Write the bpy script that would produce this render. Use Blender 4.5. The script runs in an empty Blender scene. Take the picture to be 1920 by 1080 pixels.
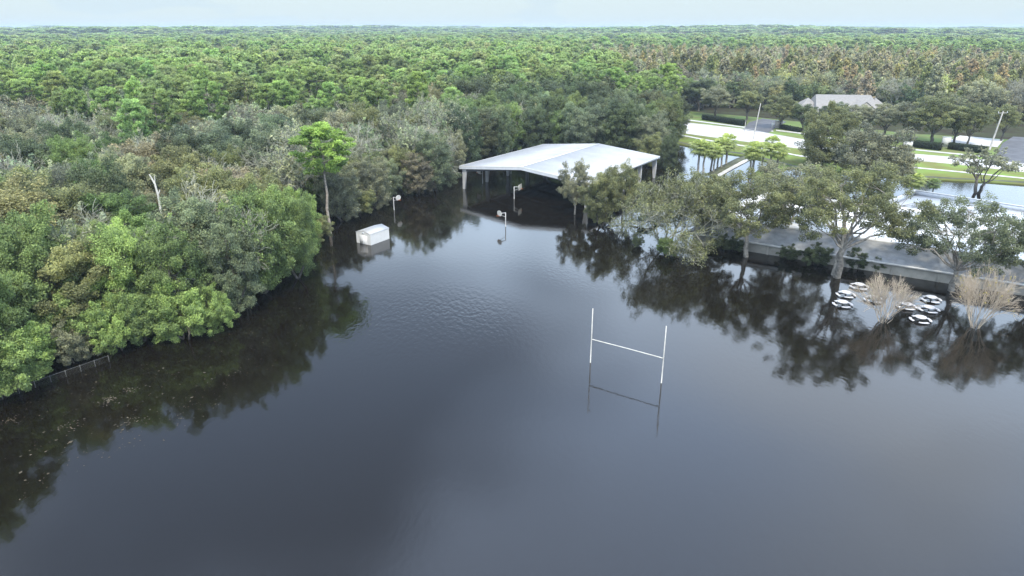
import bpy, math, random
import numpy as np
from mathutils import Vector

# ------------------------------------------------------------------ camera, sky, sun, exposure
SC = bpy.context.scene
COL = SC.collection
R = math.radians
CAM_H = 29.7
PITCH = math.atan(490 / 1280)
cam = bpy.data.cameras.new('camera')
cam.sensor_width = 36
cam.lens = 24
cam.clip_start = 0.5
cam.clip_end = 40000
cam_o = bpy.data.objects.new('camera', cam)
COL.objects.link(cam_o)
cam_o.location = (0, 0, CAM_H)
cam_o.rotation_euler = (math.pi / 2 - PITCH, 0, 0)
SC.camera = cam_o
SC.view_settings.view_transform = 'Standard'
SC.view_settings.look = 'None'
SC.view_settings.exposure = 0.05
SC.view_settings.gamma = 1.0
SC.view_settings.use_curve_mapping = False
SC.cycles.use_denoising = True
SC.cycles.max_bounces = 7
SC.cycles.diffuse_bounces = 3
SC.cycles.glossy_bounces = 3
SC.cycles.transmission_bounces = 4
SC.cycles.volume_bounces = 0
SC.cycles.sample_clamp_indirect = 4

SUN_EL, SUN_AZ = 55, 170          # azimuth clockwise from +Y: behind the camera, to the right
world = bpy.data.worlds.new('World')
SC.world = world
world.use_nodes = True


def build_world():
    nt = world.node_tree
    nt.nodes.clear()
    N, L = nt.nodes.new, nt.links.new
    out = N('ShaderNodeOutputWorld')
    bg = N('ShaderNodeBackground')
    L(bg.outputs[0], out.inputs[0])
    sky = N('ShaderNodeTexSky')
    sky.sky_type = 'NISHITA'
    sky.sun_disc = False
    sky.sun_elevation = R(SUN_EL)
    sky.sun_rotation = R(SUN_AZ)
    sky.air_density = 1.0
    sky.dust_density = 0.4
    sky.ozone_density = 2.0
    tc = N('ShaderNodeTexCoord')
    sep = N('ShaderNodeSeparateXYZ')
    L(tc.outputs['Generated'], sep.inputs[0])

    def math_n(op, a, b=None, clamp=False):
        m = N('ShaderNodeMath')
        m.operation = op
        m.use_clamp = clamp
        for i, x in enumerate((a, b)):
            if x is None:
                continue
            if isinstance(x, (int, float)):
                m.inputs[i].default_value = x
            else:
                L(x, m.inputs[i])
        return m.outputs[0]
    z = math_n('MAXIMUM', sep.outputs[2], 0.0)
    zz = math_n('ADD', z, 0.22)
    cx = math_n('DIVIDE', sep.outputs[0], zz)
    cy = math_n('DIVIDE', sep.outputs[1], zz)
    comb = N('ShaderNodeCombineXYZ')
    L(cx, comb.inputs[0])
    L(cy, comb.inputs[1])
    comb.inputs[2].default_value = CLOUD_SEED
    n1 = N('ShaderNodeTexNoise')
    n1.inputs['Scale'].default_value = 0.9
    n1.inputs['Detail'].default_value = 3
    n1.inputs['Roughness'].default_value = 0.5
    L(comb.outputs[0], n1.inputs['Vector'])
    mr = N('ShaderNodeMapRange')
    mr.interpolation_type = 'SMOOTHSTEP'
    mr.inputs['From Min'].default_value = 0.40
    mr.inputs['From Max'].default_value = 0.60
    mr.inputs['To Min'].default_value = 0.27
    mr.inputs['To Max'].default_value = 1.0
    L(n1.outputs['Fac'], mr.inputs['Value'])
    # thin veil: more of it towards the horizon
    hz = N('ShaderNodeMapRange')
    hz.inputs['From Min'].default_value = 0.0
    hz.inputs['From Max'].default_value = 0.30
    hz.inputs['To Min'].default_value = 0.95
    hz.inputs['To Max'].default_value = 0.0
    L(z, hz.inputs['Value'])
    fac = math_n('MAXIMUM', mr.outputs[0], hz.outputs[0])
    sc = N('ShaderNodeVectorMath')
    sc.operation = 'SCALE'
    sc.inputs['Scale'].default_value = SKY_STRENGTH
    L(sky.outputs[0], sc.inputs[0])
    # cloud radiance: pale near the horizon, whiter above
    cr = N('ShaderNodeValToRGB')
    e = cr.color_ramp.elements
    sc3 = lambda c: (*[x / 3 for x in c], 1)
    e[0].position, e[0].color = 0.0, sc3(CLOUD_HOR)
    e[1].position, e[1].color = 1.0, sc3(CLOUD_TOP)
    for pos, c in ((0.05, CLOUD_HOR), (0.13, CLOUD_LOW), (0.30, CLOUD_LOW), (0.50, CLOUD_MID)):
        k = e.new(pos)
        k.color = sc3(c)
    L(z, cr.inputs[0])
    br = N('ShaderNodeVectorMath')
    br.operation = 'SCALE'
    br.inputs['Scale'].default_value = 3.0
    L(cr.outputs[0], br.inputs[0])
    # thicker, greyer cloud where a second, larger noise is high
    n2 = N('ShaderNodeTexNoise')
    n2.inputs['Scale'].default_value = 0.8
    n2.inputs['Detail'].default_value = 2
    sh = N('ShaderNodeVectorMath')
    sh.inputs[1].default_value = CLOUD_SHIFT
    L(comb.outputs[0], sh.inputs[0])
    L(sh.outputs[0], n2.inputs['Vector'])
    m2 = N('ShaderNodeMapRange')
    m2.interpolation_type = 'SMOOTHSTEP'
    m2.inputs['From Min'].default_value = 0.42
    m2.inputs['From Max'].default_value = 0.66
    m2.inputs['To Max'].default_value = 0.85
    L(n2.outputs['Fac'], m2.inputs['Value'])
    up = N('ShaderNodeMapRange')
    up.inputs['From Min'].default_value = 0.25
    up.inputs['From Max'].default_value = 0.5
    L(z, up.inputs['Value'])
    thick = N('ShaderNodeMix')
    thick.data_type = 'RGBA'
    L(math_n('MULTIPLY', m2.outputs[0], up.outputs[0]), thick.inputs[0])
    L(br.outputs[0], thick.inputs[6])
    thick.inputs[7].default_value = (*CLOUD_THICK, 1)
    mix = N('ShaderNodeMix')
    mix.data_type = 'RGBA'
    L(fac, mix.inputs[0])
    L(sc.outputs[0], mix.inputs[6])
    L(thick.outputs[2], mix.inputs[7])
    L(mix.outputs[2], bg.inputs['Color'])
    bg.inputs['Strength'].default_value = 1.0


CLOUD_SEED = 15.57
SKY_STRENGTH = 0.14
CLOUD_SHIFT = (2.3, 0.4, 5.0)
CLOUD_HOR = (0.67, 0.81, 0.88)
CLOUD_LOW = (2.08, 2.6, 3.25)
CLOUD_MID = (1.95, 2.55, 3.6)
CLOUD_TOP = (2.05, 2.5, 3.4)
CLOUD_THICK = (2.55, 2.85, 3.25)
build_world()

sun = bpy.data.lights.new('sun', 'SUN')
sun.energy = 4.0
sun.angle = R(8)
sun.color = (1.0, 0.93, 0.79)
sun_o = bpy.data.objects.new('sun', sun)
COL.objects.link(sun_o)
_d = Vector((math.sin(R(SUN_AZ)) * math.cos(R(SUN_EL)), math.cos(R(SUN_AZ)) * math.cos(R(SUN_EL)), math.sin(R(SUN_EL))))
sun_o.rotation_euler = _d.to_track_quat('Z', 'Y').to_euler()

rng = np.random.default_rng(7)
random.seed(7)
_S, _C = math.sin(PITCH), math.cos(PITCH)


def G(px, py, z=0.0):
    """world point at height z on the sight line of a pixel of the 1920x1080 photograph"""
    u, v = (px - 960) / 1280, (py - 540) / 1280
    d, h = _S + v * _C, _C - v * _S
    k = (CAM_H - z) / d
    return Vector((u * k, h * k, z))


def pix(x, y, z=0.0):
    dz = CAM_H - z
    t = y * _C + dz * _S
    return 960 + 1280 * x / t, 540 + 1280 * (dz * _C - y * _S) / t


# ------------------------------------------------------------------ materials
def mat(name, col, rough=0.8, spec=0.3, noise=0.0, nscale=1.0, bump=0.0, metal=0.0, col2=None):
    m = bpy.data.materials.new(name)
    m.use_nodes = True
    nt = m.node_tree
    b = nt.nodes['Principled BSDF']
    b.inputs['Base Color'].default_value = (*col, 1)
    b.inputs['Roughness'].default_value = rough
    b.inputs['Specular IOR Level'].default_value = spec
    b.inputs['Metallic'].default_value = metal
    if noise or bump:
        tc = nt.nodes.new('ShaderNodeTexCoord')
        n = nt.nodes.new('ShaderNodeTexNoise')
        n.inputs['Scale'].default_value = nscale
        n.inputs['Detail'].default_value = 6
        nt.links.new(tc.outputs['Object'], n.inputs['Vector'])
        if noise:
            mx = nt.nodes.new('ShaderNodeMix')
            mx.data_type = 'RGBA'
            c2 = col2 or tuple(c * (1 - noise) for c in col)
            mx.inputs[6].default_value = (*col, 1)
            mx.inputs[7].default_value = (*c2, 1)
            r = nt.nodes.new('ShaderNodeMapRange')
            r.inputs['From Min'].default_value = 0.35
            r.inputs['From Max'].default_value = 0.65
            nt.links.new(n.outputs['Fac'], r.inputs['Value'])
            nt.links.new(r.outputs[0], mx.inputs[0])
            nt.links.new(mx.outputs[2], b.inputs['Base Color'])
        if bump:
            bp = nt.nodes.new('ShaderNodeBump')
            bp.inputs['Strength'].default_value = bump
            bp.inputs['Distance'].default_value = 0.05
            nt.links.new(n.outputs['Fac'], bp.inputs['Height'])
            nt.links.new(bp.outputs[0], b.inputs['Normal'])
    return m


def leaf_mat(name, instanced):
    """foliage: the tint of the tree times the variation stored on every leaf"""
    m = bpy.data.materials.new(name)
    m.use_nodes = True
    nt = m.node_tree
    nt.nodes.clear()
    N, L = nt.nodes.new, nt.links.new
    out = N('ShaderNodeOutputMaterial')
    if instanced:
        t = N('ShaderNodeAttribute')
        t.attribute_type = 'INSTANCER'
        t.attribute_name = 'tint'
        tint = t.outputs['Color']
    else:
        t = N('ShaderNodeObjectInfo')
        tint = t.outputs['Color']
    a = N('ShaderNodeAttribute')
    a.attribute_name = 'var'
    ramp = N('ShaderNodeValToRGB')  # wide range puts leaf highlights and dark gaps into the colour
    e = ramp.color_ramp.elements
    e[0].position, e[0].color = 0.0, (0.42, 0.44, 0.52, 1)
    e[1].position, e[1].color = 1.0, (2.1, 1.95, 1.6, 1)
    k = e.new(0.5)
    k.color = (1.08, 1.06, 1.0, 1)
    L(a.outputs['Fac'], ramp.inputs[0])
    mul = N('ShaderNodeMix')
    mul.data_type = 'RGBA'
    mul.blend_type = 'MULTIPLY'
    mul.inputs[0].default_value = 1
    L(tint, mul.inputs[6])
    L(ramp.outputs[0], mul.inputs[7])
    b = N('ShaderNodeBsdfPrincipled')
    b.inputs['Roughness'].default_value = 0.55
    b.inputs['Specular IOR Level'].default_value = 0.25
    L(mul.outputs[2], b.inputs['Base Color'])
    tr = N('ShaderNodeBsdfTranslucent')
    L(mul.outputs[2], tr.inputs['Color'])
    mx = N('ShaderNodeMixShader')
    mx.inputs[0].default_value = 0.38
    L(b.outputs[0], mx.inputs[1])
    L(tr.outputs[0], mx.inputs[2])
    L(mx.outputs[0], out.inputs[0])
    return m


M = {
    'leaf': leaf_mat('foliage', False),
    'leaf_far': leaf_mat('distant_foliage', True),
    'bark_dark': mat('dark_bark', (0.13, 0.118, 0.10), 0.9, 0.1, 0.5, 3, 0.4),
    'bark': mat('grey_bark', (0.33, 0.305, 0.265), 0.9, 0.1, 0.5, 3, 0.4),
    'bark_pine': mat('pine_bark', (0.40, 0.35, 0.29), 0.9, 0.1, 0.5, 3, 0.4),
    'bark_pale': mat('weathered_wood', (0.47, 0.465, 0.365), 0.9, 0.1, 0.35, 3, 0.2),
    'twig_tan': mat('tan_twigs', (0.60, 0.50, 0.38), 0.9, 0.1, 0.3, 2),
    'white_roof': mat('white_painted_metal', (0.45, 0.447, 0.437), 0.55, 0.25, 0.16, 0.25),
    'snag_wood': mat('bleached_wood', (0.66, 0.63, 0.57), 0.85, 0.1, 0.35, 2.5, 0.2),
    'post_paint': mat('cream_post_paint', (0.60, 0.58, 0.52), 0.55, 0.3, 0.25, 2.0),
    'white_paint': mat('white_paint', (0.68, 0.665, 0.63), 0.5, 0.4, 0.08, 1.5),
    'fascia': mat('pale_grey_trim', (0.62, 0.64, 0.66), 0.5, 0.4, 0.10, 1.5),
    'steel': mat('painted_steel', (0.48, 0.475, 0.46), 0.55, 0.4, 0.15, 1.2),
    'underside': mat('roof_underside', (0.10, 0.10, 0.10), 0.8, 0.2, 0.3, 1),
    'shingle': mat('grey_shingles', (0.36, 0.36, 0.355), 0.9, 0.15, 0.25, 1.2, 0.3),
    'flat_roof': mat('white_roof_membrane', (0.80, 0.785, 0.755), 0.6, 0.3, 0.12, 0.2),
    'beige_wall': mat('beige_stucco', (0.50, 0.465, 0.40), 0.9, 0.1, 0.25, 1.0, 0.2),
    'house_roof': mat('beige_shingles', (0.29, 0.27, 0.245), 0.9, 0.15, 0.15, 1.5, 0.2),
    'concrete': mat('concrete', (0.62, 0.60, 0.57), 0.85, 0.25, 0.20, 0.3, 0.1),
    'walk': mat('pavement_concrete', (0.56, 0.54, 0.50), 0.9, 0.2, 0.2, 0.5),
    'asphalt': mat('asphalt', (0.13, 0.13, 0.135), 0.8, 0.3, 0.3, 0.4),
    'lawn': mat('lawn_grass', (0.185, 0.26, 0.07), 0.95, 0.1, 0.6, 0.16, 0.3, col2=(0.17, 0.175, 0.065)),
    'mud': mat('wet_grass', (0.12, 0.125, 0.07), 0.8, 0.2, 0.5, 0.4),
    'wood_pole': mat('weathered_pole', (0.45, 0.43, 0.40), 0.9, 0.1, 0.3, 2),
    'table': mat('pale_coated_steel', (0.62, 0.60, 0.60), 0.5, 0.4, 0.1, 4),
    'dark_steel': mat('dark_steel', (0.04, 0.045, 0.04), 0.6, 0.4),
    'green_plastic': mat('dark_green_plastic', (0.02, 0.06, 0.045), 0.5, 0.4),
    'rim': mat('orange_rim', (0.5, 0.16, 0.05), 0.5, 0.4),
    'galv': mat('galvanised_steel', (0.12, 0.12, 0.108), 0.5, 0.5, 0.2, 3),
    'glass': mat('dark_glass', (0.02, 0.025, 0.03), 0.1, 0.5),
    'debris': mat('floating_leaf_litter', (0.11, 0.092, 0.062), 0.9, 0.1, 0.5, 0.8),
    'hedge_core': mat('hedge_inner_shade', (0.02, 0.022, 0.015), 0.95, 0.05),  # nearly black: shade inside the hedge put into the colour
}


# ------------------------------------------------------------------ mesh helpers
class MB:
    """collects vertices and faces, then becomes one mesh"""
    def __init__(s):
        s.v, s.f, s.m, s.var, s.n = [], [], [], [], 0

    def add(s, V, F, mi=0, var=0.5):
        V = np.asarray(V, float)
        s.v.append(V)
        F = np.asarray(F, int) + s.n
        s.f.append(F)
        s.m.append(np.full(len(F), mi))
        s.var.append(np.broadcast_to(np.asarray(var, float), (len(V),)) if np.ndim(var) else np.full(len(V), float(var)))
        s.n += len(V)

    def box(s, c, size, rot=0.0, mi=0):
        x, y, z = (np.array(size) / 2)
        V = np.array([[i * x, j * y, k * z] for i in (-1, 1) for j in (-1, 1) for k in (-1, 1)])
        if rot:
            cr, sr = math.cos(rot), math.sin(rot)
            V = np.stack([V[:, 0] * cr - V[:, 1] * sr, V[:, 0] * sr + V[:, 1] * cr, V[:, 2]], 1)
        s.add(V + np.array(c), [(0, 1, 3, 2), (4, 6, 7, 5), (0, 4, 5, 1), (2, 3, 7, 6), (0, 2, 6, 4), (1, 5, 7, 3)], mi)

    def tube(s, P, rad, k=6, mi=0, var=0.5, cap=True):
        P = np.asarray(P, float)
        n = len(P)
        rad = np.broadcast_to(np.asarray(rad, float), (n,))
        T = np.gradient(P, axis=0)
        T /= np.linalg.norm(T, axis=1)[:, None] + 1e-9
        up = np.where(np.abs(T[:, 2:3]) > 0.9, np.array([[1.0, 0, 0]]), np.array([[0, 0, 1.0]]))
        a = np.cross(T, up)
        a /= np.linalg.norm(a, axis=1)[:, None] + 1e-9
        b = np.cross(T, a)
        ang = np.arange(k) * 2 * math.pi / k
        V = (P[:, None] + rad[:, None, None] * (np.cos(ang)[None, :, None] * a[:, None] + np.sin(ang)[None, :, None] * b[:, None])).reshape(-1, 3)
        i, j = np.meshgrid(np.arange(n - 1), np.arange(k), indexing='ij')
        i, j = i.ravel(), j.ravel()
        j2 = (j + 1) % k
        s.add(V, np.stack([i * k + j, i * k + j2, (i + 1) * k + j2, (i + 1) * k + j], 1), mi, var)
        if cap and k >= 4:
            base = s.n - n * k
            for r0 in (base, base + (n - 1) * k):
                q = [r0 + t for t in range(k)]
                F = [(q[0], q[t], q[t + 1], q[min(t + 2, k - 1)]) if t + 2 < k else (q[0], q[t], q[t + 1], q[t + 1]) for t in range(1, k - 1, 2)]
                F = [f for f in F if len(set(f)) == 4] or []
                rest = [f for f in F]
                s.f.append(np.array(rest, int).reshape(-1, 4))
                s.m.append(np.full(len(rest), mi))

    def leaves(s, Cn, Nn, L, W, var, mi=0):
        """rhombic leaf cards"""
        n = len(Cn)
        if n == 0:
            return
        Nn = Nn / (np.linalg.norm(Nn, axis=1)[:, None] + 1e-9)
        t = np.cross(Nn, rng.normal(size=(n, 3)))
        t /= np.linalg.norm(t, axis=1)[:, None] + 1e-9
        b = np.cross(Nn, t)
        L = np.broadcast_to(L, (n,))[:, None]
        W = np.broadcast_to(W, (n,))[:, None]
        V = np.stack([Cn + t * L, Cn + b * W + t * L * 0.15, Cn - t * L, Cn - b * W + t * L * 0.15], 1).reshape(-1, 3)
        s.add(V, np.arange(4 * n).reshape(n, 4), mi, np.repeat(var, 4))

    def mesh(s, name, mats, smooth=False):
        me = bpy.data.meshes.new(name)
        V = np.concatenate(s.v)
        tri = [f for f in s.f if f.shape[-1] == 3 and len(f)]
        quad = [f for f in s.f if f.shape[-1] == 4 and len(f)]
        loops, starts, mi = [], [], []
        pos = 0
        for f, m in zip(s.f, s.m):
            if not len(f):
                continue
            loops.append(f.ravel())
            starts.append(pos + np.arange(len(f)) * f.shape[1])
            pos += f.size
            mi.append(m)
        loops = np.concatenate(loops)
        starts = np.concatenate(starts)
        mi = np.concatenate(mi)
        me.vertices.add(len(V))
        me.vertices.foreach_set('co', V.astype(np.float32).ravel())
        me.loops.add(len(loops))
        me.loops.foreach_set('vertex_index', loops.astype(np.int32))
        me.polygons.add(len(starts))
        me.polygons.foreach_set('loop_start', starts.astype(np.int32))
        me.update(calc_edges=True)
        for x in (mats if isinstance(mats, (list, tuple)) else [mats]):
            me.materials.append(M[x] if isinstance(x, str) else x)
        me.polygons.foreach_set('material_index', mi.astype(np.int32))
        if smooth:
            me.polygons.foreach_set('use_smooth', np.ones(len(starts), bool))
        at = me.attributes.new('var', 'FLOAT', 'POINT')
        at.data.foreach_set('value', np.concatenate(s.var).astype(np.float32))
        me.validate()
        return me

    def build(s, name, mats, parent=None, loc=None, smooth=False):
        return put(name, s.mesh(name, mats, smooth), parent, loc)


def put(name, me, parent=None, loc=None):
    o = bpy.data.objects.new(name, me)
    COL.objects.link(o)
    if parent is not None:
        o.parent = parent
    if loc is not None:
        o.location = loc
    return o


def tag(o, label=None, cat=None, group=None, kind=None):
    for k, x in (('label', label), ('category', cat), ('group', group), ('kind', kind)):
        if x:
            o[k] = x
    return o


def empty(name, loc, rz=0.0, label=None, cat=None, group=None):
    o = bpy.data.objects.new(name, None)
    o.empty_display_size = 0.5
    COL.objects.link(o)
    o.location = loc
    o.rotation_euler = (0, 0, rz)
    return tag(o, label, cat, group)


def struct(name, me_or_mb, mats=None):
    o = me_or_mb.build(name, mats)
    return tag(o, kind='structure')


def poly_sheet(name, pts, z, m, zs=None):
    me = bpy.data.meshes.new(name)
    me.from_pydata([(p[0], p[1], zs[i] if zs else z) for i, p in enumerate(pts)], [], [tuple(range(len(pts)))])
    me.materials.append(M[m])
    o = put(name, me)
    return tag(o, kind='structure')


def smoothstep(a, b, x):
    t = np.clip((x - a) / (b - a), 0, 1)
    return t * t * (3 - 2 * t)


def signed_dist(P, poly):
    """distance to polygon, negative inside"""
    poly = np.asarray(poly, float)
    A, B = poly, np.roll(poly, -1, 0)
    d = np.full(len(P), 1e9)
    inside = np.zeros(len(P), bool)
    for a, b in zip(A, B):
        e = b - a
        t = np.clip(((P - a) @ e) / (e @ e), 0, 1)
        d = np.minimum(d, np.linalg.norm(P - a - t[:, None] * e, axis=1))
        c = (a[1] > P[:, 1]) != (b[1] > P[:, 1])
        with np.errstate(divide='ignore', invalid='ignore'):
            xi = a[0] + (P[:, 1] - a[1]) * e[0] / (e[1] if e[1] else 1e-9)
        inside ^= c & (P[:, 0] < xi)
    return np.where(inside, -d, d)


# ------------------------------------------------------------------ ground, water, lawn, roads
ROAD_Z = 0.40
g2 = lambda px, py, z=0.0: tuple(G(px, py, z)[:2])
FLOOD = ([(-500, -500), (-110, -60), (-82, 0), (-66, 30), (-52, 54), (-46, 62), (-38, 68), (-35, 76), (-33, 88), (-36, 100),
          (-32, 112), (-28, 126), (-20, 140), (-12, 158), (2, 172), (14, 176), (34, 165), (38, 178), (42, 190)]
         + [g2(1262, 266), g2(1300, 275), g2(1330, 283), g2(1388, 290), g2(1440, 297), g2(1500, 318), g2(1600, 326), g2(1700, 333),
            g2(1790, 339), g2(1860, 341), g2(1920, 346), g2(2060, 362), (150, 118), (500, 20), (500, -500)])


def build_ground():
    far = [-14000, -7000, -3500, -1800, -900, -520]
    xs = np.array(far + list(np.arange(-260, 304, 4.0)) + [-f for f in far[::-1]])
    ys = np.array([-3000, -900, -300] + list(np.arange(-80, 424, 4.0)) + [520, 900, 1800, 3500, 7000, 14000])
    X, Y = np.meshgrid(xs, ys, indexing='ij')
    P = np.stack([X.ravel(), Y.ravel()], 1)
    d = signed_dist(P, FLOOD)
    z = -1.0 + 1.35 * smoothstep(-1.5, 3.0, d)
    z += np.where(d > 4, 0.04 * np.sin(P[:, 0] * .11) * np.cos(P[:, 1] * .13), 0) - 0.12 * (d > 4) * (Y.ravel() < 400)
    nx, ny = len(xs), len(ys)
    i, j = np.meshgrid(np.arange(nx - 1), np.arange(ny - 1), indexing='ij')
    i, j = i.ravel(), j.ravel()
    mb = MB()
    mb.add(np.column_stack([P, z]), np.stack([i * ny + j, (i + 1) * ny + j, (i + 1) * ny + j + 1, i * ny + j + 1], 1))
    m = mat('forest_floor', (0.055, 0.06, 0.03), 0.95, 0.05, 0.5, 0.15, 0.3, col2=(0.04, 0.032, 0.02))
    struct('ground', mb, [m])


def water_mat():
    m = bpy.data.materials.new('tannin_flood_water')
    m.use_nodes = True
    nt = m.node_tree
    N, L = nt.nodes.new, nt.links.new
    b = nt.nodes['Principled BSDF']
    b.inputs['Base Color'].default_value = (0.0068, 0.0050, 0.0030, 1)
    b.inputs['IOR'].default_value = 1.46
    b.inputs['Roughness'].default_value = 0.06
    tc = N('ShaderNodeTexCoord')
    n1 = N('ShaderNodeTexNoise')
    n1.inputs['Scale'].default_value = 2.2
    n1.inputs['Detail'].default_value = 3
    n2 = N('ShaderNodeTexNoise')
    n2.inputs['Scale'].default_value = 0.035
    n2.inputs['Detail'].default_value = 3
    mp = N('ShaderNodeMapping')
    mp.inputs['Scale'].default_value = (1.0, 0.55, 1)
    mp.inputs['Rotation'].default_value = (0, 0, 0.5)
    L(tc.outputs['Object'], mp.inputs[0])
    L(mp.outputs[0], n1.inputs['Vector'])
    L(tc.outputs['Object'], n2.inputs['Vector'])
    # calm water with a faint breeze patch in the middle of the field
    vs = N('ShaderNodeVectorMath')
    vs.operation = 'DISTANCE'
    c = G(815, 600)
    vs.inputs[1].default_value = (c.x, c.y, 0)
    L(tc.outputs['Object'], vs.inputs[0])
    wob = N('ShaderNodeMath')
    wob.operation = 'MULTIPLY_ADD'
    L(n2.outputs['Fac'], wob.inputs[0])
    wob.inputs[1].default_value = 22
    L(vs.outputs['Value'], wob.inputs[2])
    pr = N('ShaderNodeMapRange')
    pr.interpolation_type = 'SMOOTHSTEP'
    pr.inputs['From Min'].default_value = 13
    pr.inputs['From Max'].default_value = 24
    pr.inputs['To Min'].default_value = 0.22
    pr.inputs['To Max'].default_value = 0.0
    L(wob.outputs[0], pr.inputs['Value'])
    r2 = N('ShaderNodeMapRange')
    r2.inputs['From Min'].default_value = 0.42
    r2.inputs['From Max'].default_value = 0.75
    r2.inputs['To Min'].default_value = 0.04
    r2.inputs['To Max'].default_value = 0.11
    L(n2.outputs['Fac'], r2.inputs['Value'])
    ad = N('ShaderNodeMath')
    ad.operation = 'ADD'
    L(pr.outputs[0], ad.inputs[0])
    L(r2.outputs[0], ad.inputs[1])
    bp = N('ShaderNodeBump')
    bp.inputs['Distance'].default_value = 0.12
    L(ad.outputs[0], bp.inputs['Strength'])
    L(n1.outputs['Fac'], bp.inputs['Height'])
    L(bp.outputs[0], b.inputs['Normal'])
    return m


build_ground()
_w = MB()
_w.add([(-500, -500, 0), (480, -500, 0), (480, 400, 0), (-500, 400, 0)], [(0, 1, 2, 3)])
struct('flood_water', _w, [water_mat()])

# lawn beside the road, the road, pavements, driveways
RZ = 0.40
up_edge = [(1150, 216), (1255, 227), (1330, 235), (1400, 243), (1500, 261), (1600, 276), (1700, 288), (1811, 297), (1870, 302), (1930, 308), (2100, 328)]
lo_edge = [(1150, 235), (1255, 245), (1330, 255), (1420, 267), (1500, 277), (1600, 288), (1704, 298), (1790, 306), (1850, 313), (1930, 322), (2100, 345)]


def strip(name, a, b, z, m, kerb=0.0):
    A = [G(x, y, z) for x, y in a]
    B = [G(x, y, z) for x, y in b]
    mb = MB()
    n = len(A)
    V = [tuple(p) for p in A] + [tuple(p) for p in B]
    F = [(i, i + 1, n + i + 1, n + i) for i in range(n - 1)]
    if kerb:
        V += [(p.x, p.y, z - kerb) for p in A] + [(p.x, p.y, z - kerb) for p in B]
        F += [(2 * n + i, 2 * n + i + 1, i + 1, i) for i in range(n - 1)] + [(n + i, n + i + 1, 3 * n + i + 1, 3 * n + i) for i in range(n - 1)]
    mb.add(V, F)
    return struct(name, mb, [m])


# lawn: everything between the far woods and the flooded edge
lawn_far = [(1150, 196), (1255, 205), (1330, 212), (1400, 218), (1500, 228), (1600, 238), (1700, 250), (1811, 256), (1870, 260), (1930, 264), (2100, 280)]
lawn_near = [(1150, 252), (1258, 264), (1330, 281), (1400, 290.5), (1500, 315), (1600, 324), (1704, 331), (1790, 336), (1850, 338), (1930, 344), (2100, 362)]
strip('lawn', lawn_far, lawn_near, 0.36, 'lawn', 0.5)
strip('muddy_verge', [(x, y - 3.4 + (i % 3) * .7) for i, (x, y) in enumerate(lawn_near)], [(x, y - .1) for x, y in lawn_near], 0.372, 'mud')
strip('road', up_edge, lo_edge, 0.38, 'concrete')
strip('kerb', [(x, y - 0.9) for x, y in up_edge], up_edge, 0.48, 'walk', 0.12)
strip('kerb', lo_edge, [(x, y + 1.0) for x, y in lo_edge], 0.48, 'walk', 0.12)
far_walk = [(1255, 219.5), (1330, 229), (1400, 238), (1450, 245)]
strip('pavement', far_walk, [(x, y + 2.0) for x, y in far_walk], 0.42, 'walk')
far_walk2 = [(1455, 243), (1500, 248.5), (1600, 265), (1700, 278), (1811, 289), (1870, 294)]
strip('pavement', far_walk2, [(x, y + 2.2) for x, y in far_walk2], 0.42, 'walk')
near_walk = [(1255, 244 + 4), (1345, 262 + 3), (1420, 273 + 3), (1500, 291), (1600, 302.5), (1690, 310.5), (1790, 320), (1850, 326), (1930, 334)]
strip('pavement', near_walk, [(x, y + 2.2) for x, y in near_walk], 0.42, 'walk')
# driveway into the plot beyond the road, side street on the right, car park beyond the hedge
poly_sheet('driveway', [g2(*p, 0.43) for p in ((1392, 243), (1440, 250), (1455, 239), (1475, 228), (1430, 222), (1405, 229))], 0.43, 'asphalt')
poly_sheet('side_street', [g2(*p, 0.44) for p in ((1862, 300), (1935, 309), (2020, 300), (1990, 262), (1900, 256), (1880, 268))], 0.44, 'asphalt')
poly_sheet('car_park', [g2(*p, 0.42) for p in ((1775, 266), (1870, 276), (1882, 262), (1800, 254))], 0.42, 'walk')
# strip of grass, path and island that stand just clear of the flood
strip('verge', [(1322, 327), (1350, 312), (1380, 297), (1400, 291)], [(1345, 329), (1372, 314), (1398, 300), (1420, 293)], 0.10, 'mud', 0.3)
strip('path', [(1338, 331), (1366, 315), (1392, 301), (1410, 293)], [(1349, 331), (1376, 316), (1402, 302), (1421, 294)], 0.112, 'walk')
strip('grass_island', [(1402, 333), (1420, 320), (1440, 308), (1470, 300), (1500, 300)], [(1440, 338), (1455, 326), (1475, 318), (1490, 314), (1500, 312)], 0.10, 'lawn', 0.3)


# ------------------------------------------------------------------ tree generators
def curve(a, b, n=5, sag=0.0, wob=0.0):
    a, b = np.asarray(a, float), np.asarray(b, float)
    t = np.linspace(0, 1, n)[:, None]
    P = a + (b - a) * t
    L = np.linalg.norm(b - a)
    P[:, 2] += sag * L * np.sin(math.pi * t[:, 0])
    if wob and n > 2:
        P[1:-1] += rng.normal(size=(n - 2, 3)) * wob * L
    return P


def sphere_pts(n):
    v = rng.normal(size=(n, 3))
    return v / np.linalg.norm(v, axis=1)[:, None]


def cluster_leaves(mb, c, r, out, n, leaf, cv, flat=0.7, mi=0, up=0.45, aspect=0.5):
    d = sphere_pts(n)
    rad = r * rng.uniform(0.25, 1.0, n) ** 0.6
    k = rng.uniform(-.35, 1.0, n)
    P = c + d * (rad * (1.0 - 0.45 * np.clip(k, 0, 1)))[:, None] * np.array([.85, .85, flat]) + out * (k * r * 0.85)[:, None]
    Nn = 0.55 * d + 0.3 * out + np.array([0, 0, up * .8]) + 0.75 * rng.normal(size=(n, 3))
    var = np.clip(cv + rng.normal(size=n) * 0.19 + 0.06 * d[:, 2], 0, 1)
    L = leaf * rng.uniform(0.7, 1.35, n)
    mb.leaves(P, Nn, L, L * aspect, var, mi)


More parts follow.
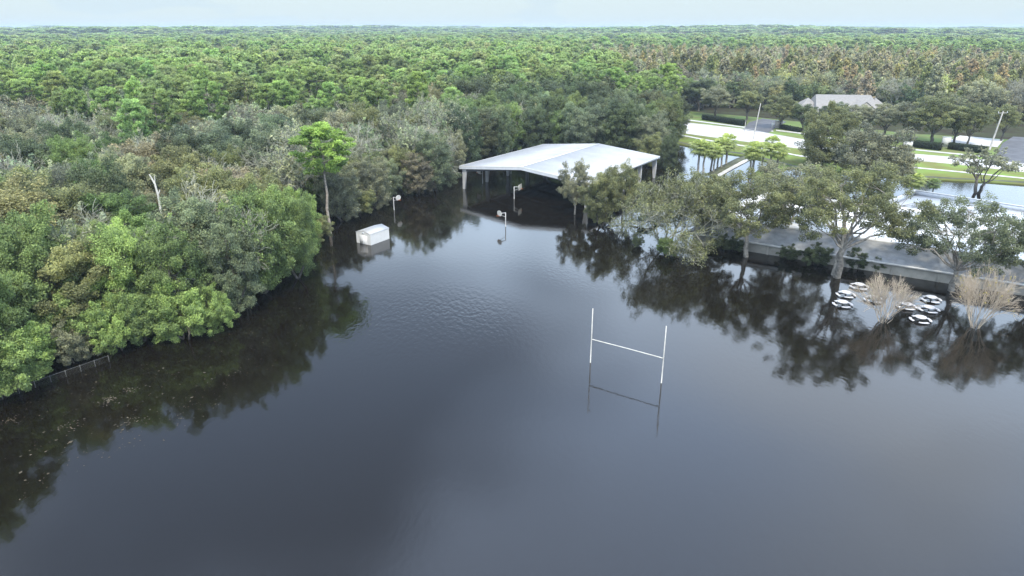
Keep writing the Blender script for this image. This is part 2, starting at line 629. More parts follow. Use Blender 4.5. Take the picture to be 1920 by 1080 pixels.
def broadleaf(H=13, r=4.5, z0=0.30, lobes=9, cl=11, lv=70, leaf=0.22, cr=0.95, open_=0.0, fork=None, trunk_r=0.28, stems=1, lobe_r=0.42, twig=True, bark='bark_dark', lean=0.0, zlow=-0.65):
    """trunk mesh, crown mesh"""
    tk, cw = MB(), MB()
    fork = fork if fork is not None else z0 * H * 0.9
    zc = (z0 * H + H) / 2
    rz = (H - z0 * H) / 2
    C0 = np.array([lean * H * 0.3, 0, zc])
    centers = []
    for k in range(lobes):
        a = k * 2.39996 + rng.uniform(-.5, .5)
        f = (k + 0.5) / lobes
        zz = zlow + (0.85 - zlow) * f
        rr = math.sqrt(max(0.05, 1 - min(abs(zz) if zz > 0 else abs(zz) * .75, 0.98) ** 2)) * rng.uniform(0.45, 0.72)
        centers.append(C0 + np.array([math.cos(a) * r * rr, math.sin(a) * r * rr, zz * rz * 0.72]))
    bases = []
    for s in range(stems):
        b = np.array([0, 0, -0.6]) if stems == 1 else np.array([rng.uniform(-.5, .5), rng.uniform(-.5, .5), -0.6])
        top = np.array([rng.uniform(-.3, .3), rng.uniform(-.3, .3), fork]) + (C0 - np.array([0, 0, zc])) * 0.5
        if stems > 1:
            a = s * 2 * math.pi / stems + rng.uniform(-.4, .4)
            top += np.array([math.cos(a), math.sin(a), 0]) * r * 0.25
        P = curve(b, top, 5, 0, 0.02)
        tk.tube(P, np.linspace(trunk_r * 1.25, trunk_r * 0.8, 5), 8)
        bases.append(top)
    for c in centers:
        s = bases[int(np.argmin([np.linalg.norm((c - b)[:2]) for b in bases]))]
        P = curve(s, c, 5, 0.06, 0.05)
        lr = trunk_r * rng.uniform(0.32, 0.5)
        tk.tube(P, np.linspace(lr, lr * 0.35, 5), 5)
        R_ = r * lobe_r * rng.uniform(0.62, 1.32)
        lobe_v = rng.normal() * 0.10
        for q in range(cl):
            d = sphere_pts(1)[0]
            d[2] = d[2] * 0.9 + 0.15
            cc = c + d * R_ * rng.uniform(0.55, 1.0) * np.array([1, 1, min(1.0, rz / r + 0.1)])
            if cc[2] < 0.35:
                cc[2] = 0.35 + rng.uniform(0, .5)
            if twig and q % 2 == 0:
                tk.tube(curve(c, cc, 3, 0.05, 0.06), [lr * 0.32, lr * 0.2, 0.015], 3)
            if rng.random() < open_:
                continue
            out = d
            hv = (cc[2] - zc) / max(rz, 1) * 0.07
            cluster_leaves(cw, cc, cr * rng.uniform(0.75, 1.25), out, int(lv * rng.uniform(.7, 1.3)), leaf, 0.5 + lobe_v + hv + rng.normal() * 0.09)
    return tk.mesh('trunk', bark, True), cw.mesh('crown', 'leaf')


def pine(H=17, r=4.0, z0=0.55, tiers=9, per=6, nd=105, needle=0.30, flat_top=0.5, lean=0.0, wdt=0.085, puff=0.72):
    tk, cw = MB(), MB()
    top = np.array([lean * H, rng.uniform(-.3, .3), H * 0.97])
    P = curve((0, 0, -0.6), top, 8, 0, 0.006)
    rr = np.linspace(0.24, 0.05, 8)
    tk.tube(P, rr, 8)

    def tuft(c, s, cv):
        n = int(nd * rng.uniform(.75, 1.25))
        d = sphere_pts(n)
        d[:, 2] = d[:, 2] * 0.8 + 0.2
        pos = c + d * s * rng.uniform(0.35, 1.0, n)[:, None] * np.array([1, 1, .72])
        Nn = np.cross(d, rng.normal(size=(n, 3))) + 0.5 * d + np.array([0, 0, .4])
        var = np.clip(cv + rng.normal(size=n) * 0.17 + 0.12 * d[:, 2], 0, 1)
        L = needle * rng.uniform(.7, 1.3, n)
        cw.leaves(pos, Nn, L, L * wdt / .36, var)
    for k in range(tiers):
        f = (k + rng.uniform(-.2, .2)) / (tiers - 1)
        f = min(max(f, 0), 1)
        z = H * (z0 + (0.97 - z0) * f)
        s = np.array([np.interp(z, P[:, 2], P[:, 0]), np.interp(z, P[:, 2], P[:, 1]), z])
        prof = math.sin(math.pi * (0.16 + 0.74 * f)) ** 0.75
        for q in range(per):
            a = q * 2 * math.pi / per + k * 1.3 + rng.uniform(-.5, .5)
            ln = r * prof * rng.uniform(0.55, 1.1)
            e = s + np.array([math.cos(a) * ln, math.sin(a) * ln, ln * rng.uniform(0.05, 0.45)])
            B = curve(s, e, 4, -0.07, 0.04)
            tk.tube(B, [0.075, 0.055, 0.035, 0.02], 4, cap=False)
            cv = 0.5 + rng.normal() * 0.11 + 0.08 * (f - .5)
            tuft(e, puff * rng.uniform(.8, 1.2), cv)
            if ln > 1.6:
                for w in range(2):
                    m = s + (e - s) * rng.uniform(.5, .85) + rng.normal(size=3) * 0.45
                    tuft(m, puff * rng.uniform(.6, 1.0), cv - 0.03)
    for w in range(3):
        tuft(top + rng.normal(size=3) * 0.4 + np.array([0, 0, .3]), puff, 0.6)
    return tk.mesh('trunk', 'bark_pine', True), cw.mesh('crown', 'leaf')


def grow(mb, p, d, L, r, depth, spread=0.55, upb=0.15, tips=None, wmin=0.016, kids=3):
    n = 3
    q = p + d * L
    mb.tube(curve(p, q, n, 0, 0.05), np.linspace(r, max(r * 0.62, wmin), n), 5 if r > .06 else 3, cap=False)
    if depth == 0:
        if tips is not None:
            tips.append(q)
        return
    for k in range(kids + (1 if depth > 2 else 0)):
        nd = d + rng.normal(size=3) * spread + np.array([0, 0, upb])
        nd /= np.linalg.norm(nd)
        st = p + (q - p) * rng.uniform(0.55, 1.0)
        grow(mb, st, nd, L * rng.uniform(0.58, 0.85), max(r * 0.55, wmin), depth - 1, spread, upb, tips, wmin, kids)


def bare(H=11, depth=4, spread=0.55, leafy=0.25, leaf=0.20, stems=1, bark='bark_pale', wmin=0.02, trunk_r=0.17, first=None, vase=0.0, lv=14, cr=.5, kids=3, upb=.16):
    tk, cw = MB(), MB()
    tips = []
    for s in range(stems):
        a = s * 2 * math.pi / stems + rng.uniform(-.3, .3)
        d = np.array([math.cos(a) * vase, math.sin(a) * vase, 1.0])
        d += rng.normal(size=3) * 0.05
        d /= np.linalg.norm(d)
        p = np.array([math.cos(a), math.sin(a), 0]) * (0.22 if stems > 1 else 0) + np.array([0, 0, -0.5])
        grow(tk, p, d, first or H * 0.36, trunk_r, depth, spread, upb, tips, wmin, kids)
    tips = np.array(tips)
    sel = tips[rng.random(len(tips)) < leafy]
    if len(sel) == 0:
        sel = tips[:2]
    for t in sel:
        cluster_leaves(cw, t, cr, np.array([0, 0, 1.0]), lv, leaf, 0.5 + rng.normal() * .12)
    return tk.mesh('trunk', bark, True), cw.mesh('crown', 'leaf')


def cypress(H=16, r=2.0, lv=11, leaf=0.30, tiers=24, per=6):
    tk, cw = MB(), MB()
    P = curve((0, 0, -0.5), (rng.uniform(-.3, .3), rng.uniform(-.3, .3), H), 6, 0, 0.005)
    tk.tube(P, np.linspace(0.24, 0.03, 6), 6)
    for k in range(tiers):
        f = k / (tiers - 1)
        z = H * (0.30 + 0.68 * f)
        prof = (1 - f) ** 0.6 * 0.9 + 0.14
        for q in range(per):
            a = rng.uniform(0, 6.28)
            ln = r * prof * rng.uniform(.5, 1.15)
            s = np.array([0, 0, z])
            e = s + np.array([math.cos(a) * ln, math.sin(a) * ln, ln * rng.uniform(-.05, .5)])
            tk.tube(np.array([s, (s + e) / 2, e]), [0.05, 0.035, 0.018], 3, cap=False)
            cv = 0.5 + rng.normal() * .14
            for w in (0.6, 1.0):
                cluster_leaves(cw, s + (e - s) * w, 0.42, np.array([0, 0, 1.0]), lv, leaf, cv)
    return tk.mesh('trunk', 'bark_pale', True), cw.mesh('crown', 'leaf')


def palm(H=6.0, fronds=26):
    tk, cw = MB(), MB()
    top = np.array([rng.uniform(-.3, .3), rng.uniform(-.3, .3), H])
    tk.tube(curve((0, 0, -0.6), top, 6, 0, .006), np.linspace(0.2, 0.15, 6), 7)
    for k in range(fronds):
        a = k * 2.39996
        el = 1.25 - 2.5 * (k / fronds) + rng.uniform(-.12, .12)
        d = np.array([math.cos(a) * math.cos(el), math.sin(a) * math.cos(el), math.sin(el)])
        side = np.array([-math.sin(a), math.cos(a), 0])
        nrm = np.cross(side, d)
        L0 = rng.uniform(.85, 1.2)
        c = top + d * L0
        cw.tube(np.array([top, (top + c) / 2 + nrm * .03, c]), [0.025, .02, .015], 3, cap=False, var=.5)
        cv = 0.5 + 0.28 * (el / 1.3) + rng.normal() * .08
        for j in range(11):
            g = (j - 5) / 5 * 1.35
            dd = d * math.cos(g) + side * math.sin(g)
            ln = rng.uniform(1.1, 1.4) * (1 - 0.22 * abs(g) / 1.35)
            tip = c + dd * ln - np.array([0, 0, 0.33 * ln])
            mid = c + dd * ln * .5 - nrm * 0.0
            w = np.cross(dd, nrm) * 0.11
            cw.add([c, mid + w, tip, mid - w], [(0, 1, 2, 3)], 0, np.clip(cv + rng.normal() * .08, 0, 1))
    return tk.mesh('trunk', 'bark', True), cw.mesh('crown', 'leaf')


PROTO = {
    'oak': [broadleaf(H=13, r=rr, z0=.20, lobes=lb, cl=13, lv=240, leaf=.112, cr=.95, lobe_r=.38) for rr, lb in ((4.6, 12), (5.2, 13), (4.2, 11), (4.8, 13), (3.8, 10))],
    'edge': [broadleaf(H=12, r=rr, z0=.02, lobes=lb, cl=14, lv=265, leaf=.10, cr=.92, fork=1.5, trunk_r=.2, stems=2, lobe_r=.35, zlow=-1.15) for rr, lb in ((4.8, 15), (4.4, 14), (5.2, 16))],
    'bush': [broadleaf(H=5.5, r=rr, z0=.02, lobes=lb, cl=14, lv=190, leaf=.088, cr=.6, fork=.8, trunk_r=.1, stems=3, lobe_r=.35, zlow=-1.1) for rr, lb in ((3.4, 12), (2.9, 11), (3.8, 13))],
    'pine': [pine(H=17, r=rr, z0=zz, tiers=t) for rr, zz, t in ((3.6, .52, 9), (4.2, .58, 8), (3.2, .48, 10), (3.9, .62, 7))],
    'bare': [bare(H=12, depth=5, spread=s, leafy=l, stems=st, vase=v) for s, l, st, v in ((.5, .10, 1, 0), (.6, .22, 2, .25), (.55, .05, 3, .35), (.62, .3, 1, 0))],
    'cypress': [cypress(16, 3.0, 20), cypress(15, 2.6, 18), cypress(17, 3.3, 22)],
    'palm': [palm(5.6, 34), palm(6.2, 38), palm(5.0, 32)],
}
TINT = {
    'oak_dark': (0.115, 0.146, 0.079), 'oak_grey': (0.234, 0.246, 0.161), 'oak_olive': (0.213, 0.233, 0.110),
    'mid': (0.172, 0.237, 0.091), 'bright': (0.251, 0.345, 0.117), 'lime': (0.286, 0.400, 0.131),
    'pine': (0.234, 0.322, 0.119), 'pine_pale': (0.283, 0.358, 0.158), 'moss': (0.291, 0.322, 0.203), 'rust': (0.394, 0.358, 0.197), 'tan': (0.409, 0.403, 0.269),
    'yellow': (0.42, 0.36, 0.10), 'blue_green': (0.189, 0.231, 0.138), 'palm': (0.30, 0.36, 0.13), 'hedge': (0.030, 0.045, 0.022),  # hedge tint holds the shade of the trees above it
    'oak_park': (0.180, 0.195, 0.098), 'oak_park_grey': (0.215, 0.222, 0.150), 'oak_park_dark': (0.145, 0.170, 0.100), 'lone_pine': (0.25, 0.37, 0.10),
    'straw': (0.33, 0.34, 0.155),
}
BASE_H = {'oak': 13, 'edge': 12, 'bush': 5.5, 'pine': 17, 'bare': 12, 'cypress': 16, 'palm': 6.0}
NAMES = {'oak': 'broadleaf_tree', 'edge': 'broadleaf_tree', 'bush': 'waterside_bush', 'pine': 'pine_tree', 'bare': 'bare_tree', 'cypress': 'cypress_tree', 'palm': 'palm_tree'}
CATS = {'oak': 'tree', 'edge': 'tree', 'bush': 'bush', 'pine': 'pine tree', 'bare': 'bare tree', 'cypress': 'cypress tree', 'palm': 'palm tree'}


def jitter(t, s=0.17):
    k = 1 + random.uniform(-s, s)
    return tuple(max(0.01, c * k * (1 + random.uniform(-.08, .08))) for c in t)


def plant(kind, x, y, H, tint, label, group=None, v=None, width=1.0, z=None, name=None, meshes=None, rz=None, cat=None):
    pr = meshes or PROTO[kind][random.randrange(len(PROTO[kind])) if v is None else v]
    e = empty(name or NAMES[kind], (x, y, 0.0 if z is None else z), random.uniform(0, 6.28) if rz is None else rz, label, cat or CATS[kind], group)
    s = H / BASE_H[kind] if not meshes else 1.0
    if meshes and H:
        s = H
    e.scale = (s * width, s * width, s)
    col = (*(TINT[tint] if isinstance(tint, str) else tint), 1)
    t = put('trunk', pr[0], e)
    c = put('crown', pr[1], e)
    c.color = col
    return e


# ------------------------------------------------------------------ pavilion
def build_pavilion():
    A = G(866, 311, 4.5)     # front left eave corner
    Bk = G(1020, 271, 4.5)
    side = Vector((Bk.x - A.x, Bk.y - A.y, 0))
    Ls = 30.8
    sd = side.normalized()
    wd = Vector((sd.y, -sd.x, 0))
    W = 27.6
    rz = math.atan2(wd.y, wd.x)
    root = empty('pavilion', (A.x, A.y, 0), rz, 'large open sided white metal pavilion standing in the flood', 'pavilion')
    eave, ridge = 4.5, 5.85
    # local frame: x across the gable, y along the ridge
    def prism(profile, y0, y1, name, m):
        mb = MB()
        n = len(profile)
        V = [(x, y0, z) for x, z in profile] + [(x, y1, z) for x, z in profile]
        F = [(i, (i + 1) % n, n + (i + 1) % n, n + i) for i in range(n)]
        mb.add(V, F)
        k = n // 2
        for o in (0, n):
            for i in range(k - 1):
                mb.add([V[o + i], V[o + i + 1], V[o + n - 2 - i], V[o + n - 1 - i]], [(0, 1, 2, 3)])
        return mb.build(name, m, root)
    t = 0.12
    for s in (0, 1):
        x0, x1 = (-0.35, W / 2) if s == 0 else (W / 2 + .004, W + 0.35)
        z0, z1 = (eave, ridge) if s == 0 else (ridge, eave)
        prism([(x0, z0), (x1, z1), (x1, z1 - t), (x0, z0 - t)], -0.3, Ls + 0.3, 'roof_panel', 'white_roof')
    prism([(-.3, eave + .05), (W / 2, ridge + .06), (W + .3, eave + .05), (W + .3, eave - .0), (W / 2, ridge + .02), (-.3, eave)], -0.31, -0.30, 'gable_edge', 'white_paint')
    seams = MB()
    for k in range(1, 40):
        y = k * (Ls / 40)
        for s in (0, 1):
            xa, xb = (-.3, W / 2 - .1) if s == 0 else (W + .3, W / 2 + .1)
            P = np.array([(xa, y, eave + .015), (xb, y, ridge + .0)])
            seams.tube(np.array([P[0], P.mean(0), P[1]]), .02, 4, cap=False)
    tag(seams.build('roof_seam', 'white_roof', root), kind='stuff')
    rc = MB()
    rc.box((W / 2, Ls / 2, ridge + .02), (.5, Ls + .6, .06))
    rc.build('ridge_cap', 'white_paint', root)
    # gable fascia boards, front and back
    for y0 in (-0.36, Ls + 0.30):
        for s in (0, 1):
            x0, x1 = (-.4, W / 2) if s == 0 else (W / 2, W + .4)
            z0, z1 = (eave + .03, ridge + .03) if s == 0 else (ridge + .03, eave + .03)
            prism([(x0, z0), (x1, z1), (x1, z1 - .62), (x0, z0 - .62)], y0, y0 + .05, 'fascia', 'fascia')
            o = prism([(x0, z0), (x1, z1), (x1, z1 - .20), (x0, z0 - .20)], y0 - .03 if y0 < 0 else y0 + .051, y0 - .002 if y0 < 0 else y0 + .08, 'fascia_trim', 'white_paint')
    for x in (-.42, W + .37):
        mb = MB()
        mb.box((x, Ls / 2, eave - .2), (.08, Ls + .7, .42))
        mb.build('eave_gutter', 'white_paint', root)
    # rigid frames: tapered columns and rafters
    colm, raft = None, None
    for k in range(5):
        y = 0.15 + k * (Ls - .3) / 4
        for s in (0, 1):
            mb = MB()
            xo = 0.1 if s == 0 else W - 0.1
            sg = 1 if s == 0 else -1
            prof = [(xo, -1.0), (xo + sg * .42, -1.0), (xo + sg * .95, eave - .95), (xo + sg * .95, eave - .18), (xo, eave - .18)]
            V = [(x, y - .17, z) for x, z in prof] + [(x, y + .17, z) for x, z in prof]
            mb.add(V, [(i, (i + 1) % 5, 5 + (i + 1) % 5, 5 + i) for i in range(5)])
            for o in (0, 5):
                mb.add([V[o], V[o + 1], V[o + 2], V[o + 2]], [(0, 1, 2)])
                mb.add([V[o], V[o + 2], V[o + 3], V[o + 4]], [(0, 1, 2, 3)])
            mb.build('column', 'steel', root)
            rf = MB()
            xm = W / 2
            pr = [(xo + sg * .95, eave - .16), (xo + sg * .95, eave - .95), (xm, ridge - .75), (xm, ridge - .15)]
            V = [(x, y - .12, z) for x, z in pr] + [(x, y + .12, z) for x, z in pr]
            rf.add(V, [(i, (i + 1) % 4, 4 + (i + 1) % 4, 4 + i) for i in range(4)] + [(0, 1, 2, 3), (4, 5, 6, 7)])
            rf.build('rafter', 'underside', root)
    for s in (0, 1):
        for k in range(1, 8):
            f = k / 8
            x = f * W / 2 if s == 0 else W - f * W / 2
            z = eave + (ridge - eave) * f - .22
            mb = MB()
            mb.box((x, Ls / 2, z), (.12, Ls, .16))
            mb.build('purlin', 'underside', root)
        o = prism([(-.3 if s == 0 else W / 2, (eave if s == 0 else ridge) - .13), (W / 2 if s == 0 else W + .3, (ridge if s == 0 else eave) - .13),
                   (W / 2 if s == 0 else W + .3, (ridge if s == 0 else eave) - .14), (-.3 if s == 0 else W / 2, (eave if s == 0 else ridge) - .14)], -.25, Ls + .25, 'underside_sheet', 'underside')  # dark sheet just below the white roof panels
    return root, sd, wd


pav, PSD, PWD = build_pavilion()


def hoop(px, py, face, label, arm=1.1, board='fan', top=2.3, bz=2.0):
    """basketball goal whose lower post is under water; face = direction of the backboard as an angle"""
    p = G(px, py)
    root = empty('basketball_hoop', (p.x, p.y, 0), face, label, 'basketball hoop', 'basketball hoops')
    mb = MB()
    mb.tube(np.array([(0, 0, -1), (0, 0, 1), (0, 0, top)]), .075, 8)
    mb.build('post', 'steel', root, smooth=True)
    mb = MB()
    mb.tube(np.array([(0, 0, top - .05), (arm * .5, 0, top), (arm, 0, top - .05)]), .06, 6)
    mb.tube(np.array([(0, 0, top - .7), (arm * .5, 0, top - .45), (arm, 0, top - .25)]), .035, 5)
    mb.build('arm', 'steel', root)
    mb = MB()
    if board == 'fan':
        n = 12
        pts = [(-.38, -.36), (.38, -.36)] + [(.60 * math.cos(a), .02 + .48 * math.sin(a)) for a in np.linspace(-.15, math.pi + .15, n)]
    else:
        pts = [(-.8, -.5), (.8, -.5), (.8, .5), (-.8, .5)]
    n = len(pts)
    V = [(arm + .03, y, top + z) for y, z in pts] + [(arm + .09, y, top + z) for y, z in pts]
    V += [(arm + .03, 0, top), (arm + .09, 0, top)]
    mb.add(V, [(i, (i + 1) % n, n + (i + 1) % n, n + i) for i in range(n)])
    mb.add(V, [(2 * n, (i + 1) % n, i) for i in range(n)])
    mb.add(V, [(2 * n + 1, n + i, n + (i + 1) % n) for i in range(n)])
    bb = mb.build('backboard', 'post_paint', root)
    mb = MB()
    a = np.linspace(0, 2 * math.pi, 17)
    mb.tube(np.stack([arm + .36 + .23 * np.cos(a), .23 * np.sin(a), np.full(17, top - .3)], 1), .018, 4, cap=False)
    mb.build('rim', 'rim', root)
    return root


hoop(948, 425, R(215), 'fan shaped basketball hoop on a bent post in front of the pavilion')
hoop(739, 394, R(-35), 'fan shaped basketball hoop by the trees beyond the white shed')
hoop(964, 373, R(-20), 'rectangular basketball hoop standing alone near the front inside the pavilion', board='rect')
hoop(905, 344, R(-150), 'rectangular basketball hoop in the dark left rear of the pavilion', board='rect', arm=.8, top=2.6)
hoop(958, 326, R(-120), 'dim basketball hoop at the far back under the pavilion roof', board='rect', arm=.8, top=2.9)


# ------------------------------------------------------------------ shed
def build_shed():
    a, b, c = G(670.7, 457.7), G(697.3, 460.2), G(733.3, 449.3)
    b = Vector((-20.5, 94.9, 0))
    d1 = Vector((-1.0, 0.24, 0)).normalized()       # along the gable front
    d2 = Vector((0.24, 1.0, 0)).normalized()
    d2 = Vector((d1.y, -d1.x, 0))
    ang = R(58)
    d2 = Vector((math.cos(ang), math.sin(ang), 0))
    d1 = Vector((-d2.y, d2.x, 0))
    Wd, Ln = 2.8, 4.0
    rz = math.atan2(d2.y, d2.x)
    root = empty('shed', (b.x, b.y, 0), rz, 'small white gabled storage shed half under water', 'shed')
    e, r = 1.6, 2.0
    mb = MB()
    V = [(0, 0, -1), (0, Wd, -1), (0, Wd, e), (0, Wd / 2, r), (0, 0, e)]
    V += [(Ln, y, z) for _, y, z in V]
    mb.add(V, [(0, 4, 9, 5), (1, 6, 7, 2)])
    for o in (0, 5):
        mb.add([V[o], V[o + 1], V[o + 2], V[o + 4]], [(0, 1, 2, 3)])
        mb.add([V[o + 4], V[o + 2], V[o + 3]], [(0, 1, 2)])
    mb.build('wall', 'white_paint', root)
    for s in (0, 1):
        mb = MB()
        y0, y1 = (-.05, Wd / 2) if s == 0 else (Wd + .05, Wd / 2)
        z0 = e - .05 * (r - e) / (Wd / 2)
        V = [(-.06, y0, z0 + .02), (Ln + .06, y0, z0 + .02), (Ln + .06, y1, r + .02), (-.06, y1, r + .02)]
        V += [(x, y, z + .07) for x, y, z in V]
        mb.add(V, [(0, 1, 2, 3), (4, 5, 6, 7), (0, 1, 5, 4), (1, 2, 6, 5), (2, 3, 7, 6), (3, 0, 4, 7)])
        mb.build('roof_panel', 'white_roof', root)
    mb = MB()
    mb.box((-.02, Wd * .5, .35), (.03, 1.5, 1.9))
    dr = mb.build('door', 'white_paint', root)
    mb = MB()
    mb.box((-.045, Wd * .5, .35), (.02, .03, 1.9))
    mb.build('door_seam', 'fascia', dr)
    mb = MB()
    mb.box((-.05, Wd * .5 + .15, .35), (.04, .05, .2))
    mb.build('handle', 'dark_steel', dr)
    mb = MB()
    mb.box((-.015, Wd / 2, r - .35), (.03, .35, .25))
    mb.build('vent', 'fascia', root)


build_shed()


# ------------------------------------------------------------------ goal post
def build_goal():
    a, b = G(1107, 680), G(1240, 718)
    d = b - a
    root = empty('goal_post', (a.x, a.y, 0), math.atan2(d.y, d.x), 'white H shaped football goal post standing in open water', 'goal post')
    Lg = d.length
    for x in (0, Lg):
        mb = MB()
        mb.tube(np.array([(x, 0, -1), (x, 0, 2.5), (x, 0, 5.55)]), [.055, .052, .045], 8)
        mb.build('upright', 'post_paint', root, smooth=True)
    mb = MB()
    mb.tube(np.array([(.06, 0, 2.45), (Lg / 2, 0, 2.47), (Lg - .06, 0, 2.45)]), .045, 8)
    mb.build('crossbar', 'post_paint', root, smooth=True)


build_goal()


# ------------------------------------------------------------------ school building
def build_school():
    o = Vector((26.0, 96.3, 0))
    along = Vector((31.3, -19.8, 0)).normalized()
    rz = math.atan2(along.y, along.x)
    root = empty('school_building', o, rz, 'long low building with grey shingle roof skirt and white flat roof in the flood', 'building')
    Ln, dep = 48.0, 24.0
    e = 1.6

    def quad(name, pts, m, th=.08):
        mb = MB()
        V = list(pts) + [(x, y, z - th) for x, y, z in pts]
        mb.add(V, [(0, 1, 2, 3), (4, 5, 6, 7), (0, 1, 5, 4), (1, 2, 6, 5), (2, 3, 7, 6), (3, 0, 4, 7)])
        return mb.build(name, m, root)
    # front wall, recessed under the eave, with pilasters and windows
    def box(name, c, s, m, parent=None):
        mb = MB()
        mb.box(c, s)
        return mb.build(name, m, parent or root)
    box('wall', (Ln / 2, .55, .2), (Ln - .8, .25, 2.5), 'beige_wall')
    box('wall', (.55, dep / 2 + .4, .6), (.25, dep - .6, 3.2), 'beige_wall')
    box('wall', (Ln / 2, dep, 1.0), (Ln, .25, 4.0), 'beige_wall')
    for k in range(10):
        box('pilaster', (.8 + k * 5.15, .38, .2), (.35, .12, 2.5), 'beige_wall')
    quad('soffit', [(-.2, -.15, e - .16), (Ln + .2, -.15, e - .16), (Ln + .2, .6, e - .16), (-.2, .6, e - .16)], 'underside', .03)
    quad('roof_skirt', [(-.2, -.2, e), (Ln + .2, -.2, e), (Ln - 3.2, 3.6, 3.15), (3.2, 3.6, 3.15)], 'shingle')
    quad('roof_skirt', [(-.2, dep + .2, e), (-.2, -.2, e), (3.2, 3.6, 3.15), (3.2, dep, 3.15)], 'shingle')
    box('gutter', (Ln / 2, -.27, e - .06), (Ln + .5, .12, .24), 'white_paint')
    box('gutter', (-.27, dep / 2, e - .06), (.12, dep + .3, .24), 'white_paint')
    quad('flat_roof', [(3.2, 3.6, 3.1), (Ln, 3.6, 3.1), (Ln, dep, 3.1), (3.2, dep, 3.1)], 'flat_roof', .15)
    box('parapet', (Ln / 2 + 1.6, 3.75, 3.22), (Ln - 3.2, .22, .34), 'white_paint')
    box('parapet', (3.3, dep / 2 + 1.9, 3.22), (.22, dep - 4, .34), 'white_paint')
    box('parapet', (Ln / 2 + 1.6, dep, 3.3), (Ln - 3.2, .24, .5), 'white_paint')
    for x, y in ((9, 9), (17, 14), (26, 8), (33, 15)):
        u = box('rooftop_unit', (x, y, 3.55), (1.6, 1.2, .85), 'fascia')
        box('fan_cover', (x, y, 4.0), (.9, .9, .06), 'galv', u)
    for k in range(14):
        box('roof_vent', (20 + k * 1.9, 3.75, 3.5), (.14, .14, .3), 'white_paint')

    # higher hall on the right with a deep parapet
    c = Vector((67.7, 113.0, 0))
    d1 = Vector((10.5, -11.3, 0)).normalized()
    h = empty('school_hall', c, math.atan2(d1.y, d1.x), 'white flat roofed hall with raised parapet behind the oaks', 'building')
    W2, D2 = 46.0, 22.0

    def b2(name, cc, s, m, parent=None):
        mb = MB()
        mb.box(cc, s)
        return mb.build(name, m, parent or h)
    b2('roof', (W2 / 2, -D2 / 2, 3.16), (W2, D2, .2), 'flat_roof')
    b2('parapet', (W2 / 2, .1, 3.6), (W2 + .4, .25, .9), 'fascia')
    b2('parapet', (.0, -D2 / 2, 3.6), (.25, D2 - .1, .9), 'fascia')
    b2('coping', (W2 / 2, .1, 4.07), (W2 + .5, .4, .06), 'white_paint')
    b2('coping', (0, -D2 / 2, 4.07), (.4, D2 - .2, .06), 'white_paint')
    b2('wall', (W2 / 2, .14, 1.2), (W2 + .3, .2, 3.8), 'beige_wall')
    b2('wall', (-.02, -D2 / 2, 1.2), (.2, D2, 3.8), 'beige_wall')
    b2('wall', (W2 / 2, -D2 + .2, 1.2), (W2, .2, 3.8), 'beige_wall')
    for x, y in ((9.5, -5), (20, -9), (3.5, -9)):
        u = b2('rooftop_unit', (x, y, 3.6), (1.5, 1.1, .7), 'fascia')
        b2('fan_cover', (x, y, 3.97), (.8, .8, .05), 'galv', u)


build_school()


# ------------------------------------------------------------------ house beyond the road
def build_house():
    c = G(1578, 225, .4)
    root = empty('house', (c.x, c.y, .4), R(-8), 'large house with pale hipped roof beyond the road', 'house')
    mb = MB()
    mb.box((0, 5, 1.5), (27, 13, 3.0))
    mb.build('wall', 'beige_wall', root)

    def hip(name, x0, x1, y0, y1, z0, z1, ins):
        mb = MB()
        ym = (y0 + y1) / 2
        V = [(x0, y0, z0), (x1, y0, z0), (x1, y1, z0), (x0, y1, z0), (x0 + ins, ym, z1), (x1 - ins, ym, z1)]
        mb.add(V, [(0, 1, 5, 4), (2, 3, 4, 5)])
        mb.add(V, [(1, 2, 5), (3, 0, 4)])
        mb.add([(x0, y0, z0 - .03), (x1, y0, z0 - .03), (x1, y1, z0 - .03), (x0, y1, z0 - .03)], [(0, 1, 2, 3)])
        return mb.build(name, 'house_roof', root)
    hip('roof', -9.5, 11, -3.5, 13.5, 3.0, 7.8, 1.4)
    hip('side_roof', -14.5, -6, 0, 11.5, 3.0, 6.6, 4.2)
    hip('side_roof', 7, 15.5, -1, 11, 3.0, 6.9, 4.2)
    mb = MB()
    V = [(0.0, -6.5, 3.0), (9.6, -6.5, 3.0), (4.8, -6.5, 6.6), (4.8, 3.5, 6.6), (0, 1, 3.0), (9.6, 1, 3.0)]
    mb.add(V, [(0, 2, 3, 4), (1, 5, 3, 2)])
    mb.build('gable_roof', 'house_roof', root)
    mb = MB()
    mb.add([(0.2, -6.3, 0), (9.4, -6.3, 0), (9.4, -6.3, 3.0), (.2, -6.3, 3.0), (4.8, -6.3, 6.4)], [(0, 1, 2, 3)])
    mb.add([(0.2, -6.3, 3.0), (9.4, -6.3, 3.0), (4.8, -6.3, 6.4)], [(0, 1, 2)])
    mb.box((4.8, -4, 1.45), (9.2, 4.5, 2.9))
    mb.build('gable_wall', 'beige_wall', root)
    for x in (-8, -4.5, 11.5):
        mb = MB()
        mb.box((x, -1.54, 1.6), (1.6, .08, 1.4))
        mb.build('window', 'glass', root)
    mb = MB()
    mb.box((4.8, -6.36, 1.2), (3.2, .1, 2.2))
    mb.build('door', 'white_paint', root)


build_house()


